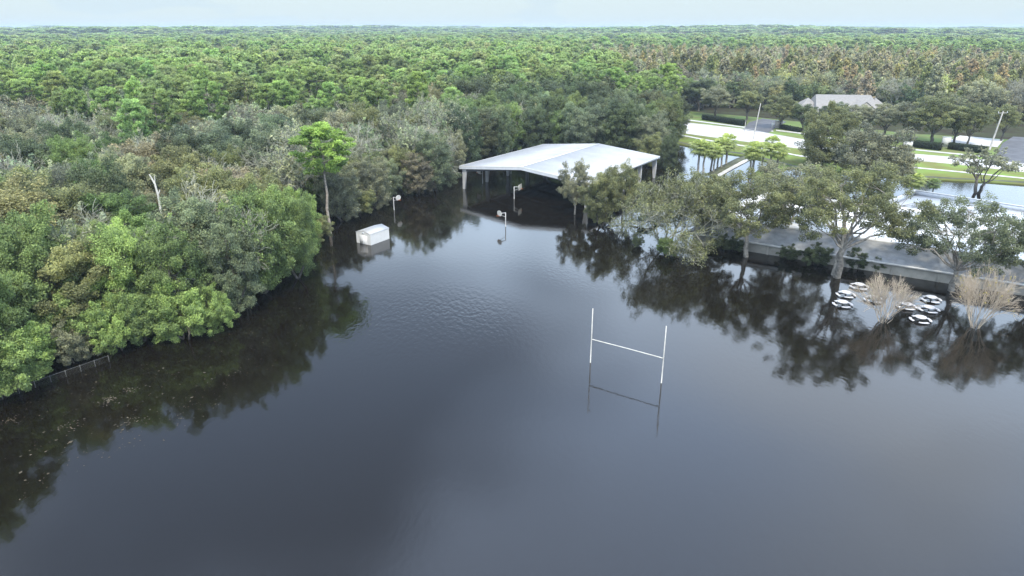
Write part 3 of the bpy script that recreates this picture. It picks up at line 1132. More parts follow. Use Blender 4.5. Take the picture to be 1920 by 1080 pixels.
# ------------------------------------------------------------------ picnic tables
def table_meshes():
    n = 20
    tp = MB()
    a = np.arange(n) * 2 * math.pi / n
    V = [(.57 * math.cos(t), .57 * math.sin(t), .46) for t in a] + [(.57 * math.cos(t), .57 * math.sin(t), .41) for t in a] + [(0, 0, .465), (0, 0, .405)]
    tp.add(V, [(i, n + i, n + (i + 1) % n, (i + 1) % n) for i in range(n)])
    tp.add(V, [(2 * n, i, (i + 1) % n) for i in range(n)])
    tp.add(V, [(2 * n + 1, n + (i + 1) % n, n + i) for i in range(n)])
    st = MB()
    k = 7
    th = np.linspace(-.52, .52, k)
    V = []
    for z in (.17, .12):
        V += [(.82 * math.cos(t), .82 * math.sin(t), z) for t in th] + [(1.12 * math.cos(t), 1.12 * math.sin(t), z) for t in th]
    F = [(i, i + 1, k + i + 1, k + i) for i in range(k - 1)] + [(2 * k + i, 3 * k + i, 3 * k + i + 1, 2 * k + i + 1) for i in range(k - 1)]
    F += [(i, 2 * k + i, 2 * k + i + 1, i + 1) for i in range(k - 1)] + [(k + i, k + i + 1, 3 * k + i + 1, 3 * k + i) for i in range(k - 1)]
    F += [(0, k, 3 * k, 2 * k), (k - 1, 3 * k - 1, 4 * k - 1, 2 * k - 1)]
    st.add(V, F)
    lg = MB()
    lg.tube(np.array([(0, 0, -.5), (0, 0, .1), (0, 0, .41)]), .06, 6)
    ar = MB()
    ar.tube(np.array([(.05, 0, .0), (.6, 0, -.02), (.97, 0, .12)]), .03, 4)
    return tp.mesh('table_top', 'table'), st.mesh('seat', 'table'), lg.mesh('pedestal', 'dark_steel'), ar.mesh('seat_arm', 'dark_steel')


TM = table_meshes()
for px, py, rz, lb in ((1611, 536, .35, 'round pale picnic table nearest the forked oak trunk in the flood'),
                       (1586, 551, .15, 'round pale picnic table second from the forked oak trunk'),
                       (1580, 569, .2, 'leftmost round picnic table, standing nearest the open water'),
                       (1638, 560, .3, 'round picnic table seen through the left bare myrtle twigs'),
                       (1700, 573, .1, 'round picnic table just right of the left bare myrtle'),
                       (1746, 560, .2, 'round picnic table farthest back in the right hand cluster of tables'),
                       (1742, 579, .1, 'middle round picnic table of the three in dark water between the myrtles'),
                       (1726, 598, .05, 'front round picnic table of the three in dark water between the myrtles')):
    p = G(px, py, .2)
    e = empty('picnic_table', (p.x, p.y, 0), rz - .2, lb, 'picnic table', 'round picnic tables in the flood')
    put('table_top', TM[0], e)
    put('pedestal', TM[2], e)
    for k in range(4):
        s = put('seat', TM[1], e)
        s.rotation_euler = (0, 0, k * math.pi / 2)
        a = put('seat_arm', TM[3], e)
        a.rotation_euler = (0, 0, k * math.pi / 2)


# ------------------------------------------------------------------ poles, signs, hedges, fence, playground
def pole(px, py, H, lean, label, arm=None, lamp=False, name='utility_pole', r=.16, cat='utility pole', z=.4, m='wood_pole'):
    p = G(px, py, z)
    root = empty(name, (p.x, p.y, z), 0, label, cat)
    mb = MB()
    mb.tube(np.array([(0, 0, -.5), (lean / 2, 0, H / 2), (lean, 0, H)]), [r * 1.2, r, r * .75], 7)
    mb.build('pole', m, root, smooth=True)
    if arm:
        mb = MB()
        mb.box((lean * .96, .0, H - .45), (arm, .14, .16), R(12))
        mb.build('crossarm', m, root)
        for k in (-1, 0, 1):
            mb = MB()
            x = lean * .96 + k * arm * .45
            mb.tube(np.array([(x, k * .1, H - .37), (x, k * .1, H - .2), (x, k * .1, H - .05)]), [.05, .08, .03], 6)
            mb.build('insulator', 'fascia', root)
    if lamp:
        mb = MB()
        mb.tube(np.array([(lean, 0, H - .3), (lean - .7, 0, H), (lean - 1.3, 0, H)]), .04, 5)
        mb.build('lamp_arm', 'galv', root)
        mb = MB()
        mb.box((lean - 1.5, 0, H - .02), (.55, .22, .12))
        mb.build('lamp_head', 'galv', root)


pole(1411, 266, 10.2, .9, 'slim grey street pole beside the road behind the palms', name='street_pole', cat='pole', r=.14)
pole(1564, 316, 10.5, .9, 'grey wooden pole with short crossarm rising behind the big oaks', arm=1.6, lamp=True)
pole(1855, 281, 9.6, 1.1, 'leaning utility pole with wide crossarm by the side street', arm=2.6, r=.2)
pole(1260, 206, 9.0, .2, 'pale pole at the wood edge beyond the far end of the road', arm=1.4)
pole(1394, 256, 4.6, .15, 'short pale post on the near kerb opposite the driveway', name='sign_post', cat='sign post', r=.09)


def board(px, py, w, h, label, z=.4, th=.15, name='sign_board', m='white_paint', rz=-.3, legs=True, cat='sign'):
    p = G(px, py, z)
    root = empty(name, (p.x, p.y, z), rz, label, cat)
    mb = MB()
    mb.box((0, 0, h / 2 + .25), (w, th, h))
    mb.build('panel', m, root)
    mb = MB()
    mb.box((0, 0, .1), (w * .9, th * .8, .3))
    mb.build('base', 'beige_wall', root)
    mb = MB()
    mb.box((0, 0, h + .3), (w + .12, th + .1, .09))
    mb.build('cap', 'fascia', root)


board(1701, 277, 2.2, 1.25, 'white blank monument sign at the left end of the hedge', rz=-.25)
board(1772, 276, 1.9, 2.3, 'beige gate pier in the gap of the hedge', name='gate_pier', m='walk', rz=-.2, cat='gate pier', th=.8)
board(1448, 240, .6, 1.6, 'narrow white panel on the beige entrance wall', rz=-.2)
board(1459, 240, 2.2, 1.9, 'beige entrance wall beside the driveway', name='entrance_wall', m='beige_wall', rz=-.2, cat='wall', th=.5)


def hedge(px0, py0, px1, py1, h, w, label):
    a, b = G(px0, py0, .4), G(px1, py1, .4)
    d = b - a
    root = empty('hedge', (a.x, a.y, .4), math.atan2(d.y, d.x), label, 'hedge')
    Ln = d.length
    core = MB()
    core.box((Ln / 2, 0, h * .46), (Ln - .3, w * .72, h * .9))
    core.build('shaded_core', 'hedge_core', root)  # solid box whose colour stands for the shade between the leaves
    lv = MB()
    n = int(Ln * 150)
    P = np.column_stack([rng.uniform(0, Ln, n), rng.uniform(-.5, .5, n) * w, rng.uniform(.05, 1, n) * h])
    edge = rng.random(n)
    P[edge < .4, 2] = h * rng.uniform(.93, 1.04, (edge < .4).sum())
    P[edge > .6, 1] = np.sign(P[edge > .6, 1]) * w * rng.uniform(.44, .52, (edge > .6).sum())
    Nn = np.column_stack([rng.normal(size=n) * .4, P[:, 1] * 1.2, (P[:, 2] - h * .5) * 1.5]) + rng.normal(size=(n, 3)) * .3
    lv.leaves(P, Nn, .17, .1, np.clip(.5 + rng.normal(size=n) * .15, 0, 1))
    o = lv.build('leaves', 'leaf', root)
    o.color = (*TINT['hedge'], 1)
    tag(o, kind='stuff')


hedge(1318, 224, 1396, 236, 1.7, 2.0, 'long dark clipped hedge beyond the road, left of the driveway')
hedge(1708, 275, 1764, 282, 1.7, 1.8, 'dark clipped hedge between the white sign and the gate pier')
hedge(1777, 279, 1848, 288, 1.6, 1.8, 'dark clipped hedge right of the gate pier')
hedge(1465, 241, 1500, 248, 1.2, 1.6, 'low dark hedge beside the entrance wall')


def build_fence():
    a, b = G(-60, 772), G(205, 678)
    d = b - a
    root = empty('chain_link_fence', (a.x, a.y, 0), math.atan2(d.y, d.x), 'rusty grey chain link fence along the left water edge', 'fence')
    Ln = d.length
    h = .62
    n = 9
    for k in range(n + 1):
        mb = MB()
        mb.tube(np.array([(k * Ln / n, 0, -.8), (k * Ln / n, 0, .2), (k * Ln / n, 0, h + .06)]), .03, 6)
        mb.build('post', 'galv', root)
    mb = MB()
    mb.tube(np.array([(0, 0, h), (Ln / 2, 0, h), (Ln, 0, h)]), .022, 5)
    mb.build('top_rail', 'galv', root)
    mb = MB()
    st = .14
    for s in (-1, 1):
        for k in range(int(Ln / st)):
            x = k * st
            mb.tube(np.array([(x, 0.004 * s, -.1), (x + s * (h + .1) * .5 * .9, .004 * s, h / 2), (x + s * (h + .1) * .9, 0.004 * s, h)]), .004, 3, cap=False)
    tag(mb.build('wire_mesh', 'galv', root), kind='stuff')


build_fence()


def build_playground():
    p = G(1200, 420)
    root = empty('playground_climber', (p.x, p.y, 0), R(-25), 'dark green playground climber half sunk behind the bare oak', 'climber')
    for x in (-1.6, -.2, 1.5):
        for y in (-.6, .6):
            mb = MB()
            mb.tube(np.array([(x, y, -1), (x, y, .4), (x, y, 1.5)]), .05, 6)
            mb.build('post', 'dark_steel', root)
    mb = MB()
    mb.box((.65, 0, .75), (1.7, 1.2, .1))
    mb.build('platform', 'green_plastic', root)
    for y in (-.64, .64):
        mb = MB()
        mb.box((.65, y, 1.1), (1.7, .06, .55))
        mb.build('side_panel', 'green_plastic', root)
    mb = MB()
    mb.box((-.9, 0, .62), (1.3, .7, .08))
    mb.build('bench_seat', 'green_plastic', root)
    mb = MB()
    mb.tube(np.array([(1.5, 0, .8), (2.3, 0, .45), (3.0, 0, -.2)]), .28, 8)
    mb.build('slide', 'green_plastic', root)
    for k in range(5):
        q = G(1143 + k * 8, 411 + k * 3.2)
        e = empty('bike_rack', (q.x, q.y, 0), R(60), ('leftmost', 'second', 'middle', 'fourth', 'rightmost')[k] + ' dark steel hoop of the row in the flood left of the climber', 'bike rack', 'hoops in the flood left of the climber')
        mb = MB()
        a = np.linspace(0, math.pi, 9)
        mb.tube(np.concatenate([[(-.35, 0, -1)], np.stack([-.35 * np.cos(a), 0 * a, .55 + .3 * np.sin(a)], 1), [(.35, 0, -1)]]), .035, 5)
        mb.build('hoop', 'dark_steel', e)


build_playground()


# ------------------------------------------------------------------ single trees: right side park oaks, palms, myrtles
OPEN = [
    broadleaf(H=15, r=8.2, z0=.20, lobes=19, cl=14, lv=185, leaf=.105, cr=.85, open_=.07, fork=4.4, trunk_r=.36, lobe_r=.28, bark='bark', zlow=-.6, stems=2),
    broadleaf(H=11.5, r=7.6, z0=.20, lobes=18, cl=13, lv=175, leaf=.10, cr=.8, open_=.08, fork=2.6, trunk_r=.30, lobe_r=.28, bark='bark', zlow=-.8),
    broadleaf(H=11, r=5.8, z0=.24, lobes=15, cl=13, lv=175, leaf=.097, cr=.75, open_=.08, fork=2.9, trunk_r=.24, lobe_r=.30, bark='bark', zlow=-.8),
    broadleaf(H=10, r=4.4, z0=.16, lobes=13, cl=14, lv=185, leaf=.097, cr=.75, open_=.05, fork=2.0, trunk_r=.2, lobe_r=.32, bark='bark', zlow=-1.1),
]
SPARSE = bare(H=11.0, depth=5, spread=.60, leafy=.55, leaf=.11, stems=4, bark='bark_pale', trunk_r=.17, vase=.62, lv=26, cr=.6, first=4.0)
MYRTLE = [bare(H=6.2, depth=4, spread=.30, leafy=.03, leaf=.08, stems=11, bark='twig_tan', trunk_r=.06, first=2.6, vase=.55, lv=6, cr=.25, wmin=.011, kids=3, upb=.05) for _ in range(2)]
SPREAD = broadleaf(H=8.5, r=6.0, z0=.34, lobes=12, cl=9, lv=40, leaf=.2, cr=.75, open_=.25, fork=2.2, trunk_r=.26, stems=2, lobe_r=.30)


def tree_at(px, py, label, meshes=None, kind='oak', H=None, tint='oak_olive', z=0.0, width=1.0, v=None, rz=None, name=None, cat=None, group=None):
    if kind == 'palm':
        width *= 1.3
    p = G(px, py, z)
    return plant(kind, p.x, p.y, H or 1.0, tint, label, group, v, width, z, name or NAMES[kind], meshes, rz, cat)


oakg = 'oaks standing in the flood before the school'
tree_at(1126, 424, 'olive oak hiding the right front column of the pavilion', kind='edge', v=1, tint='oak_park', rz=.4, H=9.6, width=.92, group=oakg)
tree_at(1078, 402, 'slim grey green oak leaning against the pavilion front eave', OPEN[3], tint='oak_park_grey', rz=2.4, H=.95, width=.72, group=oakg)
tree_at(1166, 412, 'dense olive oak just right of the tree hiding the pavilion column', OPEN[3], tint='oak_park', rz=4.0, H=.98, width=.8, group=oakg)
tree_at(1255, 465, 'half bare grey oak with splayed limbs and green shrub at its foot', SPARSE, tint='oak_park', kind='bare', rz=1.0, H=1.08, name='bare_tree', cat='tree')
tree_at(1312, 452, 'rounded grey green oak between the half bare oak and the single trunk oak', OPEN[2], tint='oak_park', rz=.2, H=1.0, width=1.05, group=oakg)
tree_at(1400, 482, 'oak with one straight pale trunk in front of the roof skirt', OPEN[2], tint='oak_park', rz=2.0, H=1.08, width=1.2, group=oakg)
tree_at(1478, 455, 'grey green oak filling the gap behind the straight and forked oaks', OPEN[2], tint='oak_park_grey', rz=3.3, H=1.1, width=1.1, group=oakg)
tree_at(1570, 518, 'tallest oak with forked pale trunk in front of the school', OPEN[0], tint='oak_park', rz=.9, H=1.0, width=1.12, group=oakg)
tree_at(1782, 545, 'wide dark oak spreading over the hall roof behind the right myrtle', OPEN[1], tint='oak_park_dark', rz=2.2, H=1.0, width=1.1, group=oakg)
tree_at(1935, 560, 'dark oak cut by the right edge of the view', OPEN[1], tint='oak_park_dark', rz=4.2, H=.9, width=.8, group=oakg)
for (px, py, H, lb, t) in ((1248, 478, 2.0, 'low green shrub at the foot of the half bare oak', 'mid'),
                           (1196, 462, 1.1, 'small dark green shrub in the water left of the half bare oak', 'oak_dark'),
                           (1350, 466, 1.7, 'dark shrub against the wall left of the straight trunk oak', 'oak_dark'),
                           (1378, 470, 1.6, 'dark shrub beside the straight trunk of the oak', 'oak_dark'),
                           (1478, 486, 1.6, 'dark shrub against the wall between the straight and forked oaks', 'oak_dark'),
                           (1530, 497, 2.2, 'dark shrub just left of the forked oak trunk', 'oak_dark'),
                           (1605, 503, 2.0, 'dark shrub just right of the forked oak trunk', 'oak_dark'),
                           (1650, 507, 1.8, 'dark shrub by the wall behind the left myrtle', 'oak_dark')):
    tree_at(px, py, lb, kind='bush', H=H * 1.3, width=1.15, tint=t, group='shrubs in the water along the school wall', name='shrub', cat='shrub')
tree_at(1655, 604, 'bare pinkish crepe myrtle among the left picnic tables', MYRTLE[0], kind='bare', tint='tan', H=.88, width=.82, rz=.5, name='crepe_myrtle', cat='crepe myrtle', group='bare crepe myrtles in the flood')
tree_at(1828, 614, 'larger bare yellowish crepe myrtle right of the picnic tables', MYRTLE[1], kind='bare', tint='yellow', H=1.02, width=.74, rz=1.5, name='crepe_myrtle', cat='crepe myrtle', group='bare crepe myrtles in the flood')

# behind the school, beside and beyond the road
tree_at(1545, 322, 'tall dark round oak behind the school hiding part of the house', kind='edge', v=2, tint='oak_park', H=15.2, width=1.15, rz=3.0)
tree_at(1628, 378, 'pale sparse oak above the palms behind the big forked oak', kind='oak', v=1, tint='oak_park_grey', H=13.5, width=1.35, rz=5.0)
tree_at(1662, 352, 'smaller pale oak between the house trees and the white hall', OPEN[3], tint='oak_grey', H=.85, width=1.0, rz=5.0)
tree_at(1832, 362, 'thin spreading oak standing alone in flooded car park', SPREAD, tint='oak_grey', H=1.0, width=1.1, rz=1.3)
yg = 'trees between the road and the far woods'
for (px, py, H, w, t, lb) in ((1341, 217, 9.5, 1.25, 'oak_grey', 'dark grey round tree above the left end of the long hedge'),
                              (1401, 225, 9.5, 1.1, 'oak_olive', 'olive tree above the right end of the long hedge'),
                              (1463, 241, 9.5, 1.0, 'oak_olive', 'yellow green tree beside the entrance wall'),
                              (1505, 246, 8.0, 1.1, 'oak_dark', 'dark tree partly covering the left roof of the house'),
                              (1560, 248, 8.5, 1.2, 'oak_dark', 'dark tree in front of the middle of the house'),
                              (1612, 252, 8.0, 1.2, 'oak_grey', 'grey green tree in front of the right gable of the house'),
                              (1656, 257, 9.0, 1.2, 'oak_grey', 'grey green tree with dark bent trunk right of the house'),
                              (1706, 262, 9.5, 1.0, 'oak_grey', 'pale green tree between the bent trunk tree and the broad tree'),
                              (1747, 268, 11.5, 1.15, 'oak_olive', 'broad tree directly behind the gate pier hedge'),
                              (1788, 268, 9.5, 1.0, 'oak_dark', 'dark tree right behind the gate pier'),
                              (1813, 272, 10.0, .8, 'oak_olive', 'upright olive tree left of the leaning utility pole'),
                              (1876, 264, 9.5, .9, 'oak_olive', 'olive tree just behind the leaning utility pole'),
                              (1310, 207, 11, 1.0, 'oak_dark', 'dark green tree at the wood edge by the far end of the road'),
                              (1278, 203, 11, .9, 'mid', 'green tree beside the pale pole at the wood edge')):
    tree_at(px, py, lb, H=H * 1.08, width=w * 1.35, tint=t, z=.4, group=yg)
pg = 'cabbage palms behind the school'
for k, (px, py, H, lb) in enumerate(((1309, 323, 6.6, 'leftmost cabbage palm of the clump standing in the pond'),
                                     (1318, 324, 5.7, 'second cabbage palm from the left in the pond clump'),
                                     (1332, 318, 6.1, 'cabbage palm in the middle of the pond clump'),
                                     (1337, 322, 5.2, 'shorter cabbage palm in front of the middle pond palm'),
                                     (1352, 314, 5.6, 'cabbage palm by the verge at the right of the pond clump'),
                                     (1362, 308, 7.0, 'tallest and rightmost cabbage palm of the pond clump'),
                                     (1346, 312, 5.6, 'cabbage palm at the back of the pond clump'),
                                     (1404, 327, 5.0, 'short cabbage palm left on the grass island by the path'),
                                     (1412, 326, 7.0, 'tall cabbage palm on the left end of the grass island'),
                                     (1427, 318, 5.6, 'cabbage palm in the middle of the grass island'),
                                     (1442, 314, 6.0, 'cabbage palm with brown skirt on the grass island'),
                                     (1455, 322, 6.4, 'rightmost cabbage palm of the grass island'),
                                     (1519, 372, 5.8, 'cabbage palm left behind the crown of the big forked oak'),
                                     (1553, 374, 5.2, 'cabbage palm behind the crown of the big forked oak'),
                                     (1702, 378, 5.4, 'pale cabbage palm at the back corner of the white hall'),
                                     (1746, 374, 3.6, 'short dark cabbage palm behind the white hall parapet'),
                                     (1720, 366, 3.2, 'small cabbage palm between the two palms behind the hall parapet'))):
    tree_at(px, py, lb, kind='palm', H=H * .9, tint='palm' if k != 15 else 'mid', z=0, group=pg, v=k % 3)

# ------------------------------------------------------------------ forest edge at the left shore, tree by tree
manual = []


def edge(px, py, kind, H, width, tint, label, v=None, group='trees at the left water edge'):
    p = G(px, py, 0)
    manual.append((p.x, p.y, 2.6 * width if kind != 'pine' else 2.0))
    # the marked foot is the waterline under the outer crown, so the stem stands a little inland
    return plant(kind, p.x, p.y, H, tint, label, group, v, width, -0.05)


edge(20, 735, 'bush', 6.2, 1.0, 'bright', 'bright green bush at the far left end of the fence')
edge(-40, 745, 'bush', 6.5, 1.0, 'mid', 'green bush cut by the left edge above the fence')
edge(78, 700, 'bush', 4.6, .8, 'bright', 'small bright bush overhanging the left part of the fence')
edge(140, 678, 'bush', 4.2, .9, 'oak_grey', 'grey green bush right behind the fence post')
edge(222, 655, 'bush', 6.0, .78, 'bright', 'bright green bush at the right end of the fence')
edge(270, 640, 'bush', 6.5, .85, 'mid', 'mid green bush just right of the fence end')
edge(345, 636, 'bush', 6.0, .95, 'bright', 'broad bright bush bulging into the water right of the fence')
edge(398, 622, 'bush', 5.0, .8, 'bright', 'low bright bush at the tip of the bulge into the water')
edge(445, 588, 'edge', 12.0, .75, 'blue_green', 'blue green round tree behind the tip of the bulge')
edge(500, 548, 'edge', 14.0, .9, 'mid', 'tall green leafy dome on the shore right of the blue green tree')
edge(558, 522, 'edge', 12.5, .66, 'mid', 'green tree whose crown hangs over the water left of the lone pine')
edge(575, 488, 'edge', 10.5, .66, 'bright', 'yellow green leafy tree nearest the foot of the lone pine')
edge(120, 640, 'bush', 9.0, 1.0, 'mid', 'mid green bush in the second row above the fence')
edge(30, 665, 'edge', 10.5, .8, 'mid', 'green leafy tree in the second row at the left edge')
edge(255, 618, 'edge', 12.7, .9, 'bright', 'large pale green domed tree above the bulge')
edge(80, 635, 'edge', 14.5, .85, 'mid', 'large dark green domed tree left of the pale dome')
edge(385, 575, 'oak', 13.5, .9, 'blue_green', 'blue green domed tree between the pale dome and the water')
edge(480, 490, 'edge', 13.0, 1.0, 'oak_olive', 'olive leafy dome behind the tall green dome')
edge(410, 495, 'oak', 14.0, 1.0, 'oak_olive', 'olive brown crown behind the blue green dome')
edge(160, 540, 'oak', 13.5, 1.0, 'oak_olive', 'olive crown behind the large dark dome')
edge(345, 612, 'edge', 12.0, .8, 'mid', 'tall mid green crown rising right behind the broad bright bush')
edge(-20, 735, 'edge', 13.5, .8, 'mid', 'tall green tree cut by the left edge behind the fence')
for wx, wy, hh, lb in ((-46, 48, 13.5, 'nearest'), (-50.5, 42, 14, 'second nearest'), (-55.5, 36, 14, 'third nearest'), (-61, 30, 14, 'fourth nearest')):
    manual.append((wx, wy, 2.5))
    plant('edge', wx, wy, hh, 'mid', f'{lb} tall green shore tree beyond the left edge, mirrored in the water', 'trees at the left water edge', None, .85, -.05)
manual.append((*G(617, 438)[:2], 4.5))
edge(619, 438, 'pine', 16.2, 1.2, 'lone_pine', 'lone tall pine with bare trunk and bright crown at the water', v=1)
edge(590, 455, 'bush', 4.5, .9, 'oak_olive', 'olive bush at the foot of the lone pine')
edge(640, 414, 'edge', 10.0, 1.0, 'oak_grey', 'grey green round oak right behind the lone pine')
edge(700, 392, 'edge', 10.0, .95, 'oak_grey', 'grey oak hanging over the water above the white shed')
edge(672, 404, 'bush', 5.0, 1.0, 'oak_olive', 'low olive bush at the water left of the white shed')
edge(755, 364, 'edge', 10.0, .8, 'oak_olive', 'olive oak by the basketball hoop beyond the shed')
edge(816, 358, 'edge', 12.0, .95, 'blue_green', 'dense blue grey oak just left of the pavilion')
edge(785, 352, 'edge', 10.5, .8, 'oak_dark', 'dark oak behind the blue grey oak by the pavilion')
edge(850, 330, 'edge', 10.0, .8, 'oak_grey', 'grey oak beside the left rear of the pavilion')
edge(1215, 312, 'edge', 8.0, 1.1, 'oak_olive', 'olive oak showing over the right rear corner of the pavilion roof')
edge(1252, 318, 'edge', 8.5, .7, 'oak_dark', 'dark green oak drooping over the pond right of the pavilion')


def build_snag():
    top = G(280, 320, 13.5)
    root = empty('snag', (top.x, top.y, 0), 0, 'broken white snag standing in the forest left of the lone pine', 'dead tree')
    manual.append((top.x, top.y, 3.2))
    manual.append((top.x * .96, top.y * .96, 3.0))
    mb = MB()
    mb.tube(np.array([(.5, 0, -.5), (.55, 0, 6), (.6, .05, 9.6), (.4, .1, 10.9), (.1, 0, 11.6), (-.15, 0, 12.0)]), [.26, .22, .17, .14, .11, .04], 7)
    root.scale = (.8, .8, 1.09)
    mb.build('trunk', 'snag_wood', root, smooth=True)
    for P in ([(.4, .1, 10.9), (.6, 0, 11.5), (.6, 0, 11.9)], [(.6, .05, 9.6), (.9, .2, 10.1), (1.0, .2, 10.4)]):
        mb = MB()
        mb.tube(np.array(P), [.08, .06, .02], 5)
        mb.build('branch_stub', 'snag_wood', root, smooth=True)


build_snag()
edge(322, 412, 'bare', 14.5, .8, 'moss', 'two stemmed pale bare tree right of the broken snag', v=2)
edge(95, 440, 'bare', 11.0, 1.2, 'moss', 'wide pale grey bare tree in the forest at far left', v=1)
edge(545, 385, 'bare', 14.5, 1.0, 'moss', 'tall pale bare tree left behind the lone pine', v=1)
edge(335, 600, 'bare', 12.0, .8, 'mid', 'thin grey leafy tree poking up behind the broad bright bush', v=3)
edge(465, 568, 'bare', 12.5, .7, 'mid', 'thin grey branched tree beside the tall green dome', v=1)
edge(170, 610, 'bare', 12.0, .8, 'moss', 'thin grey tree between the dark dome and the pale dome', v=3)
edge(8, 390, 'oak', 11.0, .8, 'yellow', 'yellow leaved tree at the left edge of the forest')

# ------------------------------------------------------------------ the forest, nearest trees one by one, the rest as one mass
LAND_POLY = np.array([(-600, -60), (-110, -50), (-78, 2), (-62, 32), (-48, 54), (-42, 61), (-33.5, 65), (-31, 74), (-29, 84), (-31, 98), (-27, 108),
                      (-23, 121), (-14, 129), (-13.5, 138), (-10, 146), (2, 166), (8, 170), (33, 155), (37, 162), (42, 180), (45, 192), (50, 214),
                      (54, 236), (63, 268), (92, 262), (98, 252), (121, 244), (148, 236), (178, 222), (230, 200), (420, 150), (1200, 100), (9000, 0), (9000, 9000), (-9000, 9000), (-9000, -60)], float)


def value_noise(x, y, s, seed):
    """smooth noise 0..1 from summed sines"""
    r = np.random.default_rng(seed)
    a = np.zeros_like(x)
    for k in range(6):
        th = r.uniform(0, 6.28)
        f = r.uniform(.5, 1.6) / s
        a = a + np.sin((x * math.cos(th) + y * math.sin(th)) * f * 6.28 + r.uniform(0, 6.28))
    return np.clip(.5 + a / 6.5, 0, 1)


def ring(d0, d1, space, az0, az1):
    pts = []
    n_r = int((d1 - d0) / space) + 1
    for i in range(n_r):
        rr = d0 + (i + .5) * space
        if rr > d1:
            break
        n_a = max(1, int(rr * (az1 - az0) / space))
        a = az0 + (np.arange(n_a) + rng.uniform(0, 1)) / n_a * (az1 - az0) + rng.uniform(-.3, .3, n_a) * space / rr
        r2 = rr + rng.uniform(-.42, .42, n_a) * space
        pts.append(np.column_stack([np.sin(a) * r2, np.cos(a) * r2]))
    return np.concatenate(pts)


def forest_points():
    near = np.concatenate([ring(20, 130, 5.0, -1.45, .8), ring(130, 270, 5.6, R(-45), R(46)), ring(270, 420, 5.6, R(-42), R(43))])
    d = signed_dist(near, LAND_POLY)
    near = near[d < -1.0]
    for x, y, r in manual:
        near = near[np.hypot(near[:, 0] - x, near[:, 1] - y) > r]
    return near


def kinds_for(P):
    n = len(P)
    d = np.hypot(P[:, 0], P[:, 1])
    t = P[:, 1] * _C + CAM_H * _S
    px = 960 + 1280 * P[:, 0] / t
    u = rng.random(n)
    nz = value_noise(P[:, 0], P[:, 1], 70, 3)
    nb = value_noise(P[:, 0], P[:, 1], 110, 5)
    kind = np.full(n, 'oak', object)
    p_pine = np.interp(d, [70, 120, 170, 240, 600], [.0, .06, .26, .54, .58]) * (0.15 + 1.6 * nz)
    p_bare = np.interp(d, [60, 85, 100, 170, 220, 300, 900], [.0, .2, .42, .38, .26, .2, .14]) * (0.4 + 1.2 * nb)
    kind[u < p_pine] = 'pine'
    kind[(u >= p_pine) & (u < p_pine + p_bare)] = 'bare'
    kind[(kind == 'pine') & (px > 440) & (px < 800) & (d < 168)] = 'oak'
    # brown cypress wood beyond the road
    right = (px > 1130 + (420 - d) * .3) & (d > 262) & (d < 560) & (px > 1080)
    cy = right & (rng.random(n) < np.where(d > 300, .58, .10))
    kind[cy] = 'cypress'
    pinec = right & ~cy
    kind[pinec] = np.where(rng.random(pinec.sum()) < .36, 'bare', 'oak')
    # dense dark oaks in a belt just behind the house and behind the pavilion
    belt = (px > 860) & (px < 1270) & (d < 215) & (d > 150)
    kind[belt & (rng.random(n) < .93)] = 'oak'
    kind[(px > 1240) & (d < 290) & (kind == 'bare') & (rng.random(n) < .7)] = 'oak'
    return kind, px, d, nz


COLOUR_WORD = {'straw': 'straw coloured', 'oak_dark': 'dark green', 'oak_grey': 'grey green', 'oak_olive': 'olive', 'mid': 'mid green', 'bright': 'bright green', 'blue_green': 'blue green',
               'pine': 'bright green', 'pine_pale': 'pale green', 'moss': 'pale grey', 'rust': 'rusty brown', 'tan': 'tan', 'lime': 'yellow green', 'yellow': 'yellow'}


def tint_for(k, px, d, nz):
    r = random.random()
    if k == 'pine':
        return 'pine' if r < .6 else ('pine_pale' if r < .85 else 'bright')
    if k == 'bare':
        return 'moss' if r < .8 else 'oak_grey'
    if k == 'cypress':
        return 'rust' if r < .16 else ('tan' if r < .56 else ('straw' if r < .86 else 'oak_olive'))
    if px > 860 and 150 < d < 235:
        return 'oak_dark' if r < .55 else ('mid' if r < .8 else 'blue_green')
    if px > 1130 and 285 < d < 560:
        return 'oak_grey' if r < .4 else ('straw' if r < .7 else ('oak_olive' if r < .9 else 'tan'))
    if px > 1250:
        return 'oak_dark' if r < .5 else ('oak_grey' if r < .8 else 'oak_olive')
    if d < 95:
        return ('mid', 'bright', 'mid', 'oak_olive', 'oak_dark')[int(r * 5)]
    if d > 270:
        g = value_noise(np.array([px * d / 900.]), np.array([d * 1.0]), 160, 11)[0]
        r = r * .75 + .25 - .9 * (g - .5) if r < .9 else r
    return 'oak_grey' if r < .36 else ('oak_olive' if r < .62 else ('oak_dark' if r < .78 else ('mid' if r < .92 else 'blue_green')))


def zone(px, d):
    if px < 280:
        a = 'left of the white snag'
    elif px < 600:
        a = 'between white snag and lone pine'
    elif px < 860:
        a = 'between lone pine and pavilion'
    elif px < 1040:
        a = 'behind the pavilion, left half'
    elif px < 1260:
        a = 'behind the pavilion, right half'
    elif px < 1500:
        a = 'beyond the road, left of house'
    elif px < 1680:
        a = 'behind the house'
    else:
        a = 'beyond the road, right of house'
    b = 'near water' if d < 100 else ('near front' if d < 140 else ('mid forest' if d < 190 else ('deep forest' if d < 250 else 'far back')))
    return a, b


